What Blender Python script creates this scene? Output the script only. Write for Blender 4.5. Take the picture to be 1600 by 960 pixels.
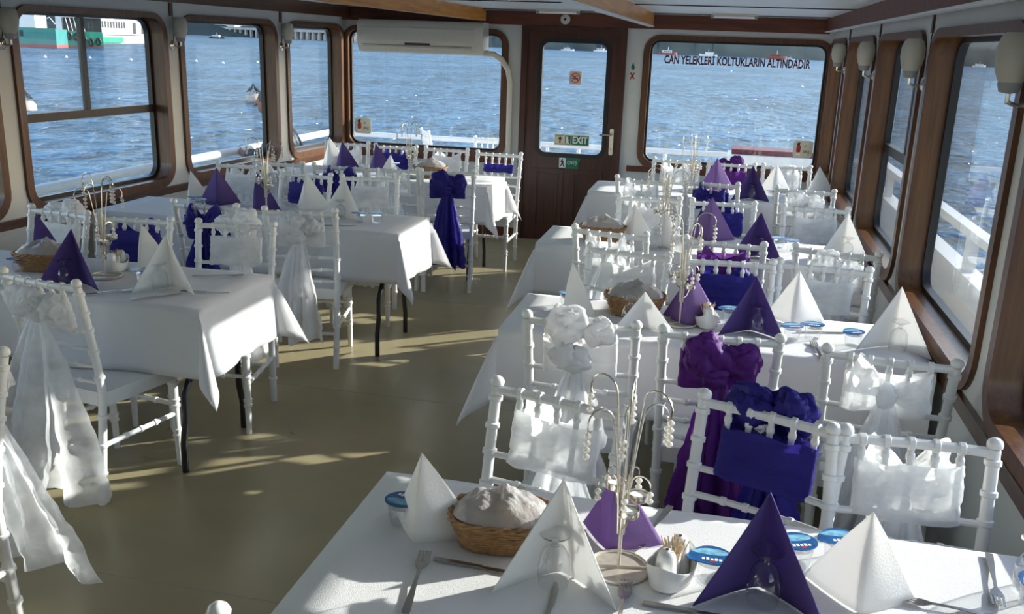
import bpy, bmesh, math, random
from mathutils import Vector, Matrix, noise
R=math.radians; PI=math.pi
for o in list(bpy.data.objects): bpy.data.objects.remove(o,do_unlink=True)
S=bpy.context.scene; COL=S.collection
# ---------------------------------------------------------------- camera, world, sun, exposure
cd=bpy.data.cameras.new('camera'); cam=bpy.data.objects.new('camera',cd); COL.objects.link(cam)
cd.sensor_fit='HORIZONTAL'; cd.sensor_width=36; cd.lens=36*1451/1600; cd.clip_end=5000; cd.clip_start=.05
rt,dn,fw=Vector((.9745,.2218,.0331)),Vector((.0917,-.2599,-.9613)),Vector((-.2046,.9398,-.2737))
fw.normalize(); rt=(rt-fw*rt.dot(fw)).normalized(); up=rt.cross(fw).normalized()
if up.z<0: up=-up
cam.matrix_world=Matrix(((rt.x,up.x,-fw.x,0),(rt.y,up.y,-fw.y,0),(rt.z,up.z,-fw.z,1.8),(0,0,0,1)))
S.camera=cam
SUN_AZ,SUN_EL=R(55),R(19.0)
W=bpy.data.worlds.new('sky'); S.world=W; W.use_nodes=True
wn=W.node_tree.nodes; wl=W.node_tree.links
sk=wn.new('ShaderNodeTexSky'); sk.sky_type='NISHITA'; sk.sun_disc=False; sk.sun_elevation=SUN_EL; sk.sun_rotation=SUN_AZ
sk.air_density=1.0; sk.dust_density=.4; sk.ozone_density=2.0
wn['Background'].inputs['Strength'].default_value=.32
wmx=wn.new('ShaderNodeMix'); wmx.data_type='RGBA'; wmx.blend_type='MULTIPLY'; wmx.inputs[0].default_value=1; wmx.inputs[7].default_value=(1.17,.95,.83,1)
wl.new(sk.outputs[0],wmx.inputs[6]); wl.new(wmx.outputs[2],wn['Background'].inputs['Color'])
if hasattr(S,"cycles"): S.cycles.transparent_max_bounces=20
sd=bpy.data.lights.new('sun','SUN'); sd.energy=5.0; sd.angle=R(.6); sd.color=(1,.95,.86)
sun=bpy.data.objects.new('sun',sd); COL.objects.link(sun)
tosun=Vector((math.sin(SUN_AZ)*math.cos(SUN_EL),math.cos(SUN_AZ)*math.cos(SUN_EL),math.sin(SUN_EL)))
sun.rotation_euler=tosun.to_track_quat('Z','Y').to_euler(); sun.location=(30,20,20)
S.view_settings.view_transform='Standard'; S.view_settings.look='None'; S.view_settings.gamma=1
S.view_settings.use_curve_mapping=False; S.view_settings.exposure=1.02
# ---------------------------------------------------------------- materials
M={}
def mat(name,col,rough=.5,metal=0,spec=.5,noise_amt=0,nscale=20,bump=0,bscale=60,trans=0,alpha=1,coat=0,emit=None,sheen=0):
    """principled with procedural colour variation; trans: share of translucent; alpha: share not transparent"""
    m=bpy.data.materials.new(name); m.use_nodes=True; nt=m.node_tree; n=nt.nodes; l=nt.links
    b=n['Principled BSDF']; out=n['Material Output']
    b.inputs['Base Color'].default_value=(*col,1); b.inputs['Roughness'].default_value=rough
    b.inputs['Metallic'].default_value=metal; b.inputs['Specular IOR Level'].default_value=spec
    b.inputs['Coat Weight'].default_value=coat; b.inputs['Sheen Weight'].default_value=sheen
    tc=n.new('ShaderNodeTexCoord')
    if noise_amt:
        t=n.new('ShaderNodeTexNoise'); t.inputs['Scale'].default_value=nscale; t.inputs['Detail'].default_value=4
        l.new(tc.outputs['Object'],t.inputs['Vector'])
        r=n.new('ShaderNodeMapRange'); r.inputs[1].default_value=.3; r.inputs[2].default_value=.7
        r.inputs[3].default_value=1-noise_amt; r.inputs[4].default_value=1+noise_amt*.5
        l.new(t.outputs['Fac'],r.inputs[0])
        x=n.new('ShaderNodeVectorMath'); x.operation='SCALE'; x.inputs[0].default_value=col
        l.new(r.outputs[0],x.inputs['Scale']); l.new(x.outputs[0],b.inputs['Base Color'])
    if bump:
        t2=n.new('ShaderNodeTexNoise'); t2.inputs['Scale'].default_value=bscale; t2.inputs['Detail'].default_value=3
        l.new(tc.outputs['Object'],t2.inputs['Vector'])
        bp=n.new('ShaderNodeBump'); bp.inputs['Strength'].default_value=bump; bp.inputs['Distance'].default_value=.01
        l.new(t2.outputs['Fac'],bp.inputs['Height']); l.new(bp.outputs[0],b.inputs['Normal'])
    sh=b.outputs[0]
    if trans:
        tr=n.new('ShaderNodeBsdfTranslucent'); tr.inputs['Color'].default_value=(*[min(1,c*1.15) for c in col],1)
        mx=n.new('ShaderNodeMixShader'); mx.inputs[0].default_value=trans
        l.new(sh,mx.inputs[1]); l.new(tr.outputs[0],mx.inputs[2]); sh=mx.outputs[0]
    if alpha<1:
        tp=n.new('ShaderNodeBsdfTransparent'); tp.inputs['Color'].default_value=(*[.35+.65*min(1,c*1.1) for c in col],1)
        mx=n.new('ShaderNodeMixShader'); l.new(tp.outputs[0],mx.inputs[1]); l.new(sh,mx.inputs[2])
        lw=n.new('ShaderNodeLayerWeight'); lw.inputs['Blend'].default_value=.35
        t3=n.new('ShaderNodeTexNoise'); t3.inputs['Scale'].default_value=14; t3.inputs['Detail'].default_value=3
        l.new(tc.outputs['Object'],t3.inputs['Vector'])
        a=n.new('ShaderNodeMath'); a.operation='MULTIPLY_ADD'; a.inputs[1].default_value=.6; a.inputs[2].default_value=alpha-.3
        l.new(t3.outputs['Fac'],a.inputs[0])
        a2=n.new('ShaderNodeMath'); a2.operation='MULTIPLY_ADD'; a2.inputs[1].default_value=.5; a2.use_clamp=True
        l.new(lw.outputs['Facing'],a2.inputs[0]); l.new(a.outputs[0],a2.inputs[2]); l.new(a2.outputs[0],mx.inputs[0])
        sh=mx.outputs[0]
    l.new(sh,out.inputs['Surface'])
    if emit: b.inputs['Emission Color'].default_value=(*emit,1); b.inputs['Emission Strength'].default_value=1
    M[name]=m; return m
def wood(name,c1,c2,axis=2,rough=.3,scale=6,coat=.4):
    m=bpy.data.materials.new(name); m.use_nodes=True; n=m.node_tree.nodes; l=m.node_tree.links; b=n['Principled BSDF']
    tc=n.new('ShaderNodeTexCoord'); mp=n.new('ShaderNodeMapping'); sc=[scale*5]*3; sc[axis]=scale*.35; mp.inputs['Scale'].default_value=sc
    l.new(tc.outputs['Object'],mp.inputs[0]); t=n.new('ShaderNodeTexNoise'); t.inputs['Scale'].default_value=1.5; t.inputs['Detail'].default_value=6; t.inputs['Distortion'].default_value=.6
    l.new(mp.outputs[0],t.inputs['Vector']); cr=n.new('ShaderNodeValToRGB'); cr.color_ramp.elements[0].position=.3; cr.color_ramp.elements[1].position=.72
    cr.color_ramp.elements[0].color=(*c1,1); cr.color_ramp.elements[1].color=(*c2,1)
    l.new(t.outputs['Fac'],cr.inputs[0]); l.new(cr.outputs[0],b.inputs['Base Color'])
    b.inputs['Roughness'].default_value=rough; b.inputs['Coat Weight'].default_value=coat; b.inputs['Coat Roughness'].default_value=.15
    bp=n.new('ShaderNodeBump'); bp.inputs['Strength'].default_value=.12; bp.inputs['Distance'].default_value=.005
    l.new(t.outputs['Fac'],bp.inputs['Height']); l.new(bp.outputs[0],b.inputs['Normal'])
    M[name]=m; return m
def glass(name,tint=(.93,.96,.97),ior=1.45,rough=.0,pw_=4.5):
    m=bpy.data.materials.new(name); m.use_nodes=True; n=m.node_tree.nodes; l=m.node_tree.links; n.remove(n['Principled BSDF'])
    tp=n.new('ShaderNodeBsdfTransparent'); tp.inputs[0].default_value=(*tint,1)
    gl=n.new('ShaderNodeBsdfGlossy'); gl.inputs['Roughness'].default_value=rough
    lw=n.new('ShaderNodeLayerWeight'); lw.inputs['Blend'].default_value=.5; f0=((ior-1)/(ior+1))**2
    pw=n.new('ShaderNodeMath'); pw.operation='POWER'; pw.inputs[1].default_value=pw_; l.new(lw.outputs['Facing'],pw.inputs[0])
    fr=n.new('ShaderNodeMath'); fr.operation='MULTIPLY_ADD'; fr.inputs[1].default_value=1-f0; fr.inputs[2].default_value=f0; l.new(pw.outputs[0],fr.inputs[0])
    mx=n.new('ShaderNodeMixShader'); l.new(fr.outputs[0],mx.inputs[0]); l.new(tp.outputs[0],mx.inputs[1]); l.new(gl.outputs[0],mx.inputs[2])
    l.new(mx.outputs[0],n['Material Output'].inputs['Surface']); M[name]=m; return m
mat('wall_paint',(.63,.64,.62),.45,noise_amt=.06,nscale=3)
mat('ceiling_paint',(.66,.70,.72),.4,noise_amt=.05,nscale=2)
mat('white_resin',(.80,.80,.78),.28,spec=.5,noise_amt=.04,nscale=8)
mat('cloth',(.83,.82,.82),.85,bump=.25,bscale=450,trans=.12,noise_amt=.03,nscale=5,sheen=.1)
mat('organza',(.86,.87,.90),.5,trans=.58,alpha=.72,bump=.5,bscale=45)
mat('satin',(.85,.85,.86),.35,trans=.35,bump=.35,bscale=30,alpha=.95)
mat('navy',(.034,.026,.25),.55,spec=.25,trans=.30,bump=.5,bscale=40,alpha=.93)
mat('purple',(.15,.035,.27),.55,spec=.25,trans=.4,bump=.5,bscale=40,alpha=.88)
mat('napkin_white',(.84,.84,.83),.8,trans=.35,bump=.15,bscale=250)
mat('napkin_violet_sunlit',(.25,.15,.38),.8,trans=.4,bump=.15,bscale=250)  # same napkin as the violet one, sunlight put into a lighter colour
mat('napkin_violet',(.105,.065,.26),.8,trans=.25,bump=.15,bscale=250)
mat('black_metal',(.012,.012,.014),.35,spec=.5,noise_amt=.1)
mat('steel',(.42,.41,.39),.28,metal=1,noise_amt=.08,nscale=40)
mat('cream_metal',(.62,.57,.48),.35,metal=.35,noise_amt=.15,nscale=60)
mat('silver',(.72,.68,.60),.22,metal=1,noise_amt=.05)
mat('rubber',(.010,.010,.013),.4,noise_amt=.1)
mat('ac_plastic',(.64,.61,.53),.4,noise_amt=.03)
mat('ac_panel',(.60,.57,.49),.5,noise_amt=.03)
mat('sconce_shade',(.58,.56,.47),.55,trans=.15,noise_amt=.05)
mat('grey_plastic',(.30,.30,.29),.5,noise_amt=.05)
mat('dark_gap',(.02,.02,.02),.6,noise_amt=.1)
mat('wicker',(.36,.20,.085),.6,noise_amt=.35,nscale=60,bump=.4,bscale=120)
mat('plastic_wrap',(.60,.585,.58),.16,spec=.9,trans=.35,alpha=.78,bump=.8,bscale=38)
mat('bread',(.55,.33,.14),.8,noise_amt=.3,nscale=30)
mat('porcelain',(.74,.74,.73),.18,spec=.6,noise_amt=.03)
mat('toothpick',(.62,.44,.24),.7,noise_amt=.1)
mat('lid_blue',(.015,.11,.33),.3,spec=.6,noise_amt=.5,nscale=70)
mat('lid_pale',(.22,.52,.72),.3,noise_amt=.4,nscale=90)
mat('ink_white',(.85,.85,.85),.6,noise_amt=.03); mat('ink_red',(.45,.02,.025),.6,noise_amt=.05)
mat('ink_black',(.03,.01,.012),.6,noise_amt=.05); mat('ink_green',(.01,.16,.09),.5,noise_amt=.05)
mat('ink_maroon',(.11,.010,.016),.6,noise_amt=.05)
mat('sticker',(.72,.66,.50),.5,noise_amt=.04); mat('sticker_pale',(.72,.60,.52),.5,noise_amt=.04)
mat('floor_light',(.55,.53,.5),.5,noise_amt=.1)
mat('deck_paint',(.42,.44,.44),.6,noise_amt=.1,nscale=4)
mat('rail_paint',(.80,.80,.80),.35,noise_amt=.05)
mat('ship_green',(.01,.24,.15),.5,noise_amt=.2,nscale=.4); mat('ship_teal',(.03,.20,.19),.5,noise_amt=.2,nscale=.4)
mat('ship_white',(.75,.76,.76),.5,noise_amt=.08,nscale=.5); mat('ship_red',(.30,.06,.05),.6,noise_amt=.2,nscale=.5)
mat('ship_dark',(.02,.025,.03),.5,noise_amt=.2,nscale=.5); mat('boat_orange',(.28,.07,.05),.5,noise_amt=.1,nscale=.5)
mat('hill',(.020,.042,.042),.9,noise_amt=.6,nscale=.08); mat('concrete',(.36,.36,.36),.8,noise_amt=.25,nscale=.3)
mat('roof_tile',(.28,.11,.07),.8,noise_amt=.2,nscale=.5); mat('house_wall',(.58,.55,.50),.8,noise_amt=.1,nscale=.3)
mat('buoy',(.42,.36,.30),.6,noise_amt=.2,nscale=3); mat('bird',(.03,.03,.035),.7,noise_amt=.3,nscale=20)
mat('jacket',(.035,.045,.06),.8,noise_amt=.25,nscale=25,bump=.3,bscale=40); mat('jacket_stripe',(.22,.24,.26),.8,noise_amt=.1)
mat('skin',(.30,.15,.10),.55,noise_amt=.1,nscale=30); mat('hair',(.10,.09,.085),.7,noise_amt=.3,nscale=80); mat('trousers',(.05,.05,.055),.8,noise_amt=.2)
mat('maroon_cushion',(.16,.03,.035),.6,noise_amt=.2,nscale=10)
wood('wood_jamb',(.075,.030,.009),(.165,.070,.020),2,.36,coat=.12)
wood('wood_dark',(.034,.0085,.005),(.085,.022,.012),2,.36,coat=.12)
wood('wood_frame',(.065,.024,.010),(.15,.058,.021),2,.36,coat=.12)
wood('wood_header',(.075,.018,.009),(.165,.045,.019),0,.5,coat=0)
wood('wood_beam',(.50,.19,.030),(.80,.36,.07),1,.34,scale=5,coat=.15)  # orange brightened so the colour carries sun bounce on the beams
wood('wood_rail_y',(.05,.02,.009),(.12,.05,.02),1,.3)
glass('pane_glass',(.93,.96,.97),1.40); glass('clear_glass',(.95,.96,.965),1.65,.0,2.2); glass('clear_plastic',(.96,.975,.98),1.5,.05,2.6)
mat('crystal',(.82,.80,.76),.06,spec=1.0,trans=.25,alpha=.5,coat=1)
# floor vinyl
def floor_mat():
    m=mat('floor_vinyl',(.37,.315,.185),.30,spec=.3,noise_amt=.16,nscale=1.3)
    n=m.node_tree.nodes; l=m.node_tree.links; b=n['Principled BSDF']
    tc=n.new('ShaderNodeTexCoord'); t=n.new('ShaderNodeTexNoise'); t.inputs['Scale'].default_value=9; t.inputs['Detail'].default_value=5
    l.new(tc.outputs['Object'],t.inputs['Vector']); r=n.new('ShaderNodeMapRange'); r.inputs[3].default_value=.22; r.inputs[4].default_value=.42
    l.new(t.outputs['Fac'],r.inputs[0]); l.new(r.outputs[0],b.inputs['Roughness'])
floor_mat()
def sea_mat():
    m=bpy.data.materials.new('sea_water'); m.use_nodes=True; n=m.node_tree.nodes; l=m.node_tree.links; b=n['Principled BSDF']
    tc=n.new('ShaderNodeTexCoord')
    def nz(scale,sx,sy,rot,det):
        mp=n.new('ShaderNodeMapping'); mp.inputs['Scale'].default_value=(sx,sy,1); mp.inputs['Rotation'].default_value=(0,0,rot)
        l.new(tc.outputs['Object'],mp.inputs[0]); t=n.new('ShaderNodeTexNoise'); t.inputs['Scale'].default_value=scale; t.inputs['Detail'].default_value=det; t.inputs['Distortion'].default_value=.4
        l.new(mp.outputs[0],t.inputs['Vector']); return t
    a=nz(2.0,1.3,.7,.25,2); c=nz(.75,1.3,.7,.12,2.5); d=nz(.030,.6,1.2,0,5); g=nz(.12,1.2,.8,.05,3)
    acc=None
    for tx,wt in ((a,1.0),(c,.8),(g,.6),(d,.5)):
        k=n.new('ShaderNodeMath'); k.operation='MULTIPLY_ADD'; k.inputs[1].default_value=wt; l.new(tx.outputs['Fac'],k.inputs[0])
        if acc: l.new(acc.outputs[0],k.inputs[2])
        else: k.inputs[2].default_value=0
        acc=k
    cr=n.new('ShaderNodeValToRGB'); mr=n.new('ShaderNodeMapRange'); mr.inputs[1].default_value=1.17; mr.inputs[2].default_value=1.74; l.new(acc.outputs[0],mr.inputs[0])
    cr.color_ramp.elements[0].color=(.004,.015,.032,1); cr.color_ramp.elements[1].color=(.070,.155,.245,1)  # light and dark of ripple reflections painted into the water colour
    cr.color_ramp.elements[0].position=.1; cr.color_ramp.elements[1].position=.95
    l.new(mr.outputs[0],cr.inputs[0])
    b1=n.new('ShaderNodeBump'); b1.inputs['Strength'].default_value=1; b1.inputs['Distance'].default_value=.30; l.new(a.outputs['Fac'],b1.inputs['Height'])
    b2=n.new('ShaderNodeBump'); b2.inputs['Strength'].default_value=1; b2.inputs['Distance'].default_value=.7; l.new(c.outputs['Fac'],b2.inputs['Height']); l.new(b1.outputs[0],b2.inputs['Normal'])
    df=n.new('ShaderNodeBsdfDiffuse'); gs=n.new('ShaderNodeBsdfGlossy'); gs.inputs['Roughness'].default_value=.18; gs.inputs['Color'].default_value=(.8,.9,1,1)
    mxs=n.new('ShaderNodeMixShader'); mxs.inputs[0].default_value=.20; l.new(cr.outputs[0],df.inputs['Color']); l.new(b2.outputs[0],gs.inputs['Normal'])
    l.new(df.outputs[0],mxs.inputs[1]); l.new(gs.outputs[0],mxs.inputs[2]); l.new(mxs.outputs[0],n['Material Output'].inputs['Surface']); n.remove(b); M['sea_water']=m
sea_mat()
# ---------------------------------------------------------------- mesh helpers
class MB:
    def __init__(s): s.v=[]; s.f=[]; s.mi=[]
    def add(s,vs,fs,mi=0):
        o=len(s.v); s.v+= [tuple(p) for p in vs]; s.f+=[tuple(i+o for i in f) for f in fs]; s.mi+=[mi]*len(fs); return s
    def box(s,x0,x1,y0,y1,z0,z1,fn=None,mi=0):
        vs=[(x,y,z) for x in (x0,x1) for y in (y0,y1) for z in (z0,z1)]
        if fn: vs=[fn(*p) for p in vs]
        return s.add(vs,[(0,1,3,2),(4,6,7,5),(0,4,5,1),(2,3,7,6),(0,2,6,4),(1,5,7,3)],mi)
    def tube(s,pts,r,n=8,cap=True,closed=False,mi=0):
        pts=[Vector(p) for p in pts]; N=len(pts); rs=r if isinstance(r,(list,tuple)) else [r]*N
        vs=[];up=None
        for i,p in enumerate(pts):
            if closed: t=pts[(i+1)%N]-pts[i-1]
            else: t=pts[min(i+1,N-1)]-pts[max(i-1,0)]
            if t.length<1e-9: t=Vector((0,0,1))
            t.normalize()
            if up is None: up=t.orthogonal().normalized()
            up=(up-t*up.dot(t)); up=up.normalized() if up.length>1e-6 else t.orthogonal().normalized()
            b=t.cross(up)
            for k in range(n):
                a=2*PI*k/n; vs.append(p+(up*math.cos(a)+b*math.sin(a))*rs[i])
        fs=[(i*n+k,i*n+(k+1)%n,((i+1)%N)*n+(k+1)%n,((i+1)%N)*n+k) for i in range(N if closed else N-1) for k in range(n)]
        if cap and not closed: fs+=[tuple(range(n-1,-1,-1)),tuple((N-1)*n+k for k in range(n))]
        return s.add(vs,fs,mi)
    def lathe(s,prof,n=16,at=(0,0,0),fn=None,mi=0,open0=False):
        vs=[];N=len(prof)
        for r,z in prof:
            for k in range(n):
                a=2*PI*k/n; p=(at[0]+r*math.cos(a),at[1]+r*math.sin(a),at[2]+z); vs.append(fn(*p) if fn else p)
        fs=[(i*n+k,i*n+(k+1)%n,(i+1)*n+(k+1)%n,(i+1)*n+k) for i in range(N-1) for k in range(n)]
        if prof[0][0]>1e-5 and not open0: fs.append(tuple(range(n-1,-1,-1)))
        if prof[-1][0]>1e-5: fs.append(tuple((N-1)*n+k for k in range(n)))
        return s.add(vs,fs,mi)
    def grid(s,nu,nv,fn,cu=False,mi=0):
        vs=[fn(i/nu,j/nv) for i in range(nu if cu else nu+1) for j in range(nv+1)]; w=nv+1; U=nu if cu else nu+1
        fs=[(i*w+j,((i+1)%U)*w+j,((i+1)%U)*w+j+1,i*w+j+1) for i in range(nu) for j in range(nv)]
        return s.add(vs,fs,mi)
    def ring(s,outer,inner,w0,w1,fn,mi=0):
        n=len(outer); vs=[fn(u,v,w) for w in (w0,w1) for L in (outer,inner) for u,v in L]; fs=[]
        for i in range(n):
            j=(i+1)%n
            fs+=[(i,j,n+j,n+i),(2*n+i,3*n+i,3*n+j,2*n+j),(n+i,n+j,3*n+j,3*n+i),(i,2*n+i,2*n+j,j)]
        return s.add(vs,fs,mi)
    def prism(s,poly,w0,w1,fn=lambda u,v,w:(u,v,w),mi=0):
        n=len(poly); vs=[fn(u,v,w) for w in (w0,w1) for u,v in poly]
        fs=[tuple(range(n-1,-1,-1)),tuple(range(n,2*n))]+[(i,(i+1)%n,n+(i+1)%n,n+i) for i in range(n)]
        return s.add(vs,fs,mi)
    def build(s,name,m,parent=None,smooth=None,sharp=40):
        me=bpy.data.meshes.new(name); me.from_pydata(s.v,[],s.f)
        ms=m if isinstance(m,(list,tuple)) else [m]
        for q in ms: me.materials.append(M[q])
        if len(ms)>1: me.polygons.foreach_set('material_index',s.mi)
        bm=bmesh.new(); bm.from_mesh(me); bmesh.ops.recalc_face_normals(bm,faces=bm.faces)
        if smooth is not False:
            for f in bm.faces: f.smooth=True
            for e in bm.edges:
                if len(e.link_faces)==2 and e.calc_face_angle(0)>R(sharp): e.smooth=False
        bm.to_mesh(me); bm.free()
        o=bpy.data.objects.new(name,me); COL.objects.link(o)
        if parent: o.parent=parent
        return o
def rrect(u0,u1,v0,v1,r,n=6):
    L=[]
    for cu,cv,a0 in ((u1-r,v1-r,0),(u0+r,v1-r,90),(u0+r,v0+r,180),(u1-r,v0+r,270)):
        for k in range(n+1): a=R(a0+90*k/n); L.append((cu+r*math.cos(a),cv+r*math.sin(a)))
    return L
def empty(name,loc=(0,0,0),rz=0):
    o=bpy.data.objects.new(name,None); COL.objects.link(o); o.location=loc; o.rotation_euler=(0,0,rz); o.empty_display_size=.1; return o
def tag(o,label,cat,group=None,kind=None):
    o['label']=label
    if cat: o['category']=cat
    if group: o['group']=group
    if kind: o['kind']=kind
    return o
def struct(o,label=None,cat=None):
    o['kind']='structure'
    if label: o['label']=label
    if cat: o['category']=cat
    return o
def copy_tree(o,parent=None):
    c=o.copy(); COL.objects.link(c)
    if parent: c.parent=parent
    for ch in list(o.children): copy_tree(ch,c)
    return c
def place(o,loc,rz=0,label=None): 
    o.location=loc; o.rotation_euler=(0,0,rz)
    if label: o['label']=label
    return o
def text_mesh(name,body,size,m,fn,parent=None,align='CENTER',sx=1,mirror=False,bold=0):
    cu=bpy.data.curves.new(name,'FONT'); cu.body=body; cu.size=size; cu.align_x=align; cu.align_y='CENTER'; cu.offset=bold; cu.resolution_u=3
    t=bpy.data.objects.new(name,cu); COL.objects.link(t); dg=bpy.context.evaluated_depsgraph_get(); dg.update()
    me=bpy.data.meshes.new_from_object(t.evaluated_get(dg)); bpy.data.objects.remove(t,do_unlink=True)
    for v in me.vertices: v.co=Vector(fn(v.co.x*sx*(-1 if mirror else 1),v.co.y,0))
    me.materials.clear(); me.materials.append(M[m]); o=bpy.data.objects.new(name,me); COL.objects.link(o)
    if parent: o.parent=parent
    return o
# ---------------------------------------------------------------- cabin shell
XR,YB,ZC=.84,8.6,2.08; YN=-1.6
def xl(y): return -3.60-(YB-y)*.06
def fR(u,v,w): return (XR+w,u,v)
def fL(u,v,w): return (xl(u)-w,u,v)
def fB(u,v,w): return (u,YB+w,v)
GZ0,GZ1=.825,1.862
WY=[(.10,1.30),(1.57,2.79),(3.06,4.34),(4.60,5.83),(6.10,7.29),(7.57,8.50)]
fl=MB().box(-4.45,1.05,YN-.1,YB+.1,-.06,0).build('floor','floor_vinyl',None,False); struct(fl,'olive vinyl floor of the cabin')
# vinyl sheet seams, thin recess strips on the floor
sm=MB()
for y in (.6,2.45,4.3,6.15,8.0): sm.box(-3.6,.84,y-.0015,y+.0015,0,.0006)
o=sm.build('seam','grey_plastic',fl,False)
cl=MB().box(-4.3,.98,YN-.1,YB+.12,ZC,ZC+.06).build('ceiling','ceiling_paint',None,False); struct(cl,'white panelled cabin ceiling')
for k,y in enumerate([8.2,6.6,5.0,3.4]):
    for (a,b) in ((-3.55,-2.17),(-2.13,-.70),(-.66,.77)):
        MB().box(a,b,y-.016,y+.016,ZC-.006,ZC).build('panel_joint','dark_gap',cl,False)
def side_wall(name,fn,last):
    mb=MB(); edges=[YN]+[(WY[i][1]+WY[i+1][0])/2 for i in range(len(WY)-1)]+[last]
    for (a,b),(e0,e1) in zip(WY,zip(edges[:-1],edges[1:])):
        mb.ring(rrect(e0,e1,0,ZC,.0005),rrect(a-.05,b+.05 if b<8.4 else b+.045,GZ0-.05,GZ1+.03,.11),0,.11,fn)
    return struct(mb.build(name,'wall_paint',None,False),'white painted cabin wall with a row of windows')
side_wall('wall_right',fR,YB); side_wall('wall_left',fL,YB)
mb=MB()
mb.ring(rrect(-3.72,-1.86,0,ZC,.0005),rrect(-3.53-.03,-2.06+.03,.825-.03,1.855+.03,.1),0,.1,fB)
mb.ring(rrect(-.905,.95,0,ZC,.0005),rrect(-.68-.03,.79+.03,.815-.03,1.85+.03,.1),0,.1,fB)
mb.box(-1.86,-.905,YB,YB+.1,1.95,ZC)
struct(mb.build('wall_back','wall_paint',None,False),'white stern wall with two windows and a door')
mb=MB().box(-4.3,.95,YN-.1,YN,0,ZC)
struct(mb.build('wall_front','wall_paint',None,False),'plain white wall behind the viewer')
def window(name,fn,a,b,z0,z1,depth,trimw,label,divided=False,r=.085,jm='wood_jamb',tm='wood_frame',rim=.02):
    e=struct(empty(name),label)
    op=rrect(a-rim,b+rim,z0-rim,z1+rim,r+rim)
    MB().ring(rrect(a-trimw,b+trimw if b<8.4 else b+.09,z0-trimw-.005,z1+trimw*.8,r+trimw),rrect(a-.018,b+.018,z0-.018,z1+.018,r+.018),-.018,.004,fn).build('trim',tm,e,sharp=35)
    MB().ring(rrect(a-rim-.028,b+rim+.028,z0-rim-.028,z1+rim+.01,r+rim+.02),op,-.010,depth+.012,fn).build('jamb',jm,e,sharp=35)
    MB().ring(op,rrect(a,b,z0,z1,r),depth-.018,depth+.016,fn).build('gasket','rubber',e,sharp=35)
    L=rrect(a-.004,b+.004,z0-.004,z1+.004,r)
    if not divided:
        MB().prism(L,depth-.003,depth+.003,fn).build('pane','pane_glass',e,False)
    else:
        zm=1.285; um=(a+b)/2
        MB().prism(rrect(a-.004,b+.004,z0-.004,zm+.005,.03),depth-.003,depth+.003,fn).build('pane','pane_glass',e,False)
        MB().prism(rrect(a-.004,um+.07,zm,z1+.004,.03),depth-.003,depth+.003,fn).build('pane','pane_glass',e,False)
        MB().prism(rrect(um-.06,b+.004,zm,z1+.004,.03),depth+.012,depth+.018,fn).build('pane','pane_glass',e,False)
        m=MB().box(a,b,zm-.025,zm+.025,depth-.02,depth+.022,fn); m.build('sash_rail','rubber',e,False)
        m=MB().box(um-.016,um+.016,zm,z1,depth-.012,depth+.02,fn); m.build('mullion','rubber',e,False)
    return e
n=1
for side,fn in (('port',fL),('starboard',fR)):
    for i,(a,b) in enumerate(WY):
        window('window_%d'%n,fn,a,b,GZ0,GZ1,.10,.068,'rounded %s side window in varnished wood, number %s from the stern corner'%(side,['six','five','four','three','two','one'][i]),divided=(i==3)); n+=1
window('window_%d'%n,fB,-3.53,-2.06,.825,1.855,.05,.075,'wide stern window left of the door, behind the air conditioner',tm='wood_frame',r=.07); n+=1
window('window_%d'%n,fB,-.68,.79,.815,1.85,.05,.075,'wide stern window right of the door with red lettering',tm='wood_frame',r=.07)
# trims: rails below the windows, header boards, beams
t=1
def trim(mb,m,label):
    global t
    o=struct(mb.build('trim_%d'%t,m,None,False),label); t+=1; return o
trim(MB().box(YN,YB,.70,.752,-.022,.0,fR),'wood_rail_y','wood rail below the starboard windows')
trim(MB().box(YN,YB,.70,.752,-.022,.0,fL),'wood_rail_y','wood rail below the port windows')
trim(MB().box(-3.6,-1.93,.70,.752,-.022,0,fB),'wood_header','wood rail below the stern window left of the door')
trim(MB().box(-.84,.82,.70,.752,-.022,0,fB),'wood_header','wood rail below the stern window right of the door')
trim(MB().box(-3.6,.80,1.958,2.075,-.03,0,fB),'wood_header','wood header board above the stern windows')
for x,m,lab in ((.78,'wood_header','right edge'),(-.68,'wood_beam','right of centre'),(-2.15,'wood_beam','left of centre'),(-3.53,'wood_rail_y','left edge')):
    y1=8.56 if x in(.78,-3.53) else 8.30
    b=trim(MB().box(x-.018,x+.018,YN,y1,1.978,ZC),m,'lengthwise wooden ceiling beam, %s'%lab)
    if x>-1: MB().box(x-.024,x+.024,YN,y1,1.969,1.978).build('edge_strip','ceiling_paint',b,False)
for y in (1.435,2.925,4.47,5.965,7.43):
    for fn,s_ in ((fR,'starboard'),(fL,'port')):
        trim(MB().box(y-.016,y+.016,1.90,1.985,-.008,0,fn),'wood_frame','short wooden batten above a %s lamp'%s_)
for nm,fn,a,b in (('baseboard_right',fR,YN,YB),('baseboard_left',fL,YN,YB)):
    struct(MB().box(a,b,0,.09,-.014,0,fn).build(nm,'wood_rail_y',None,False),'dark wood baseboard')
struct(MB().box(-3.6,-1.86,0,.09,-.014,0,fB).build('baseboard_back','wood_header',None,False),'dark wood baseboard of the stern wall')
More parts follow.
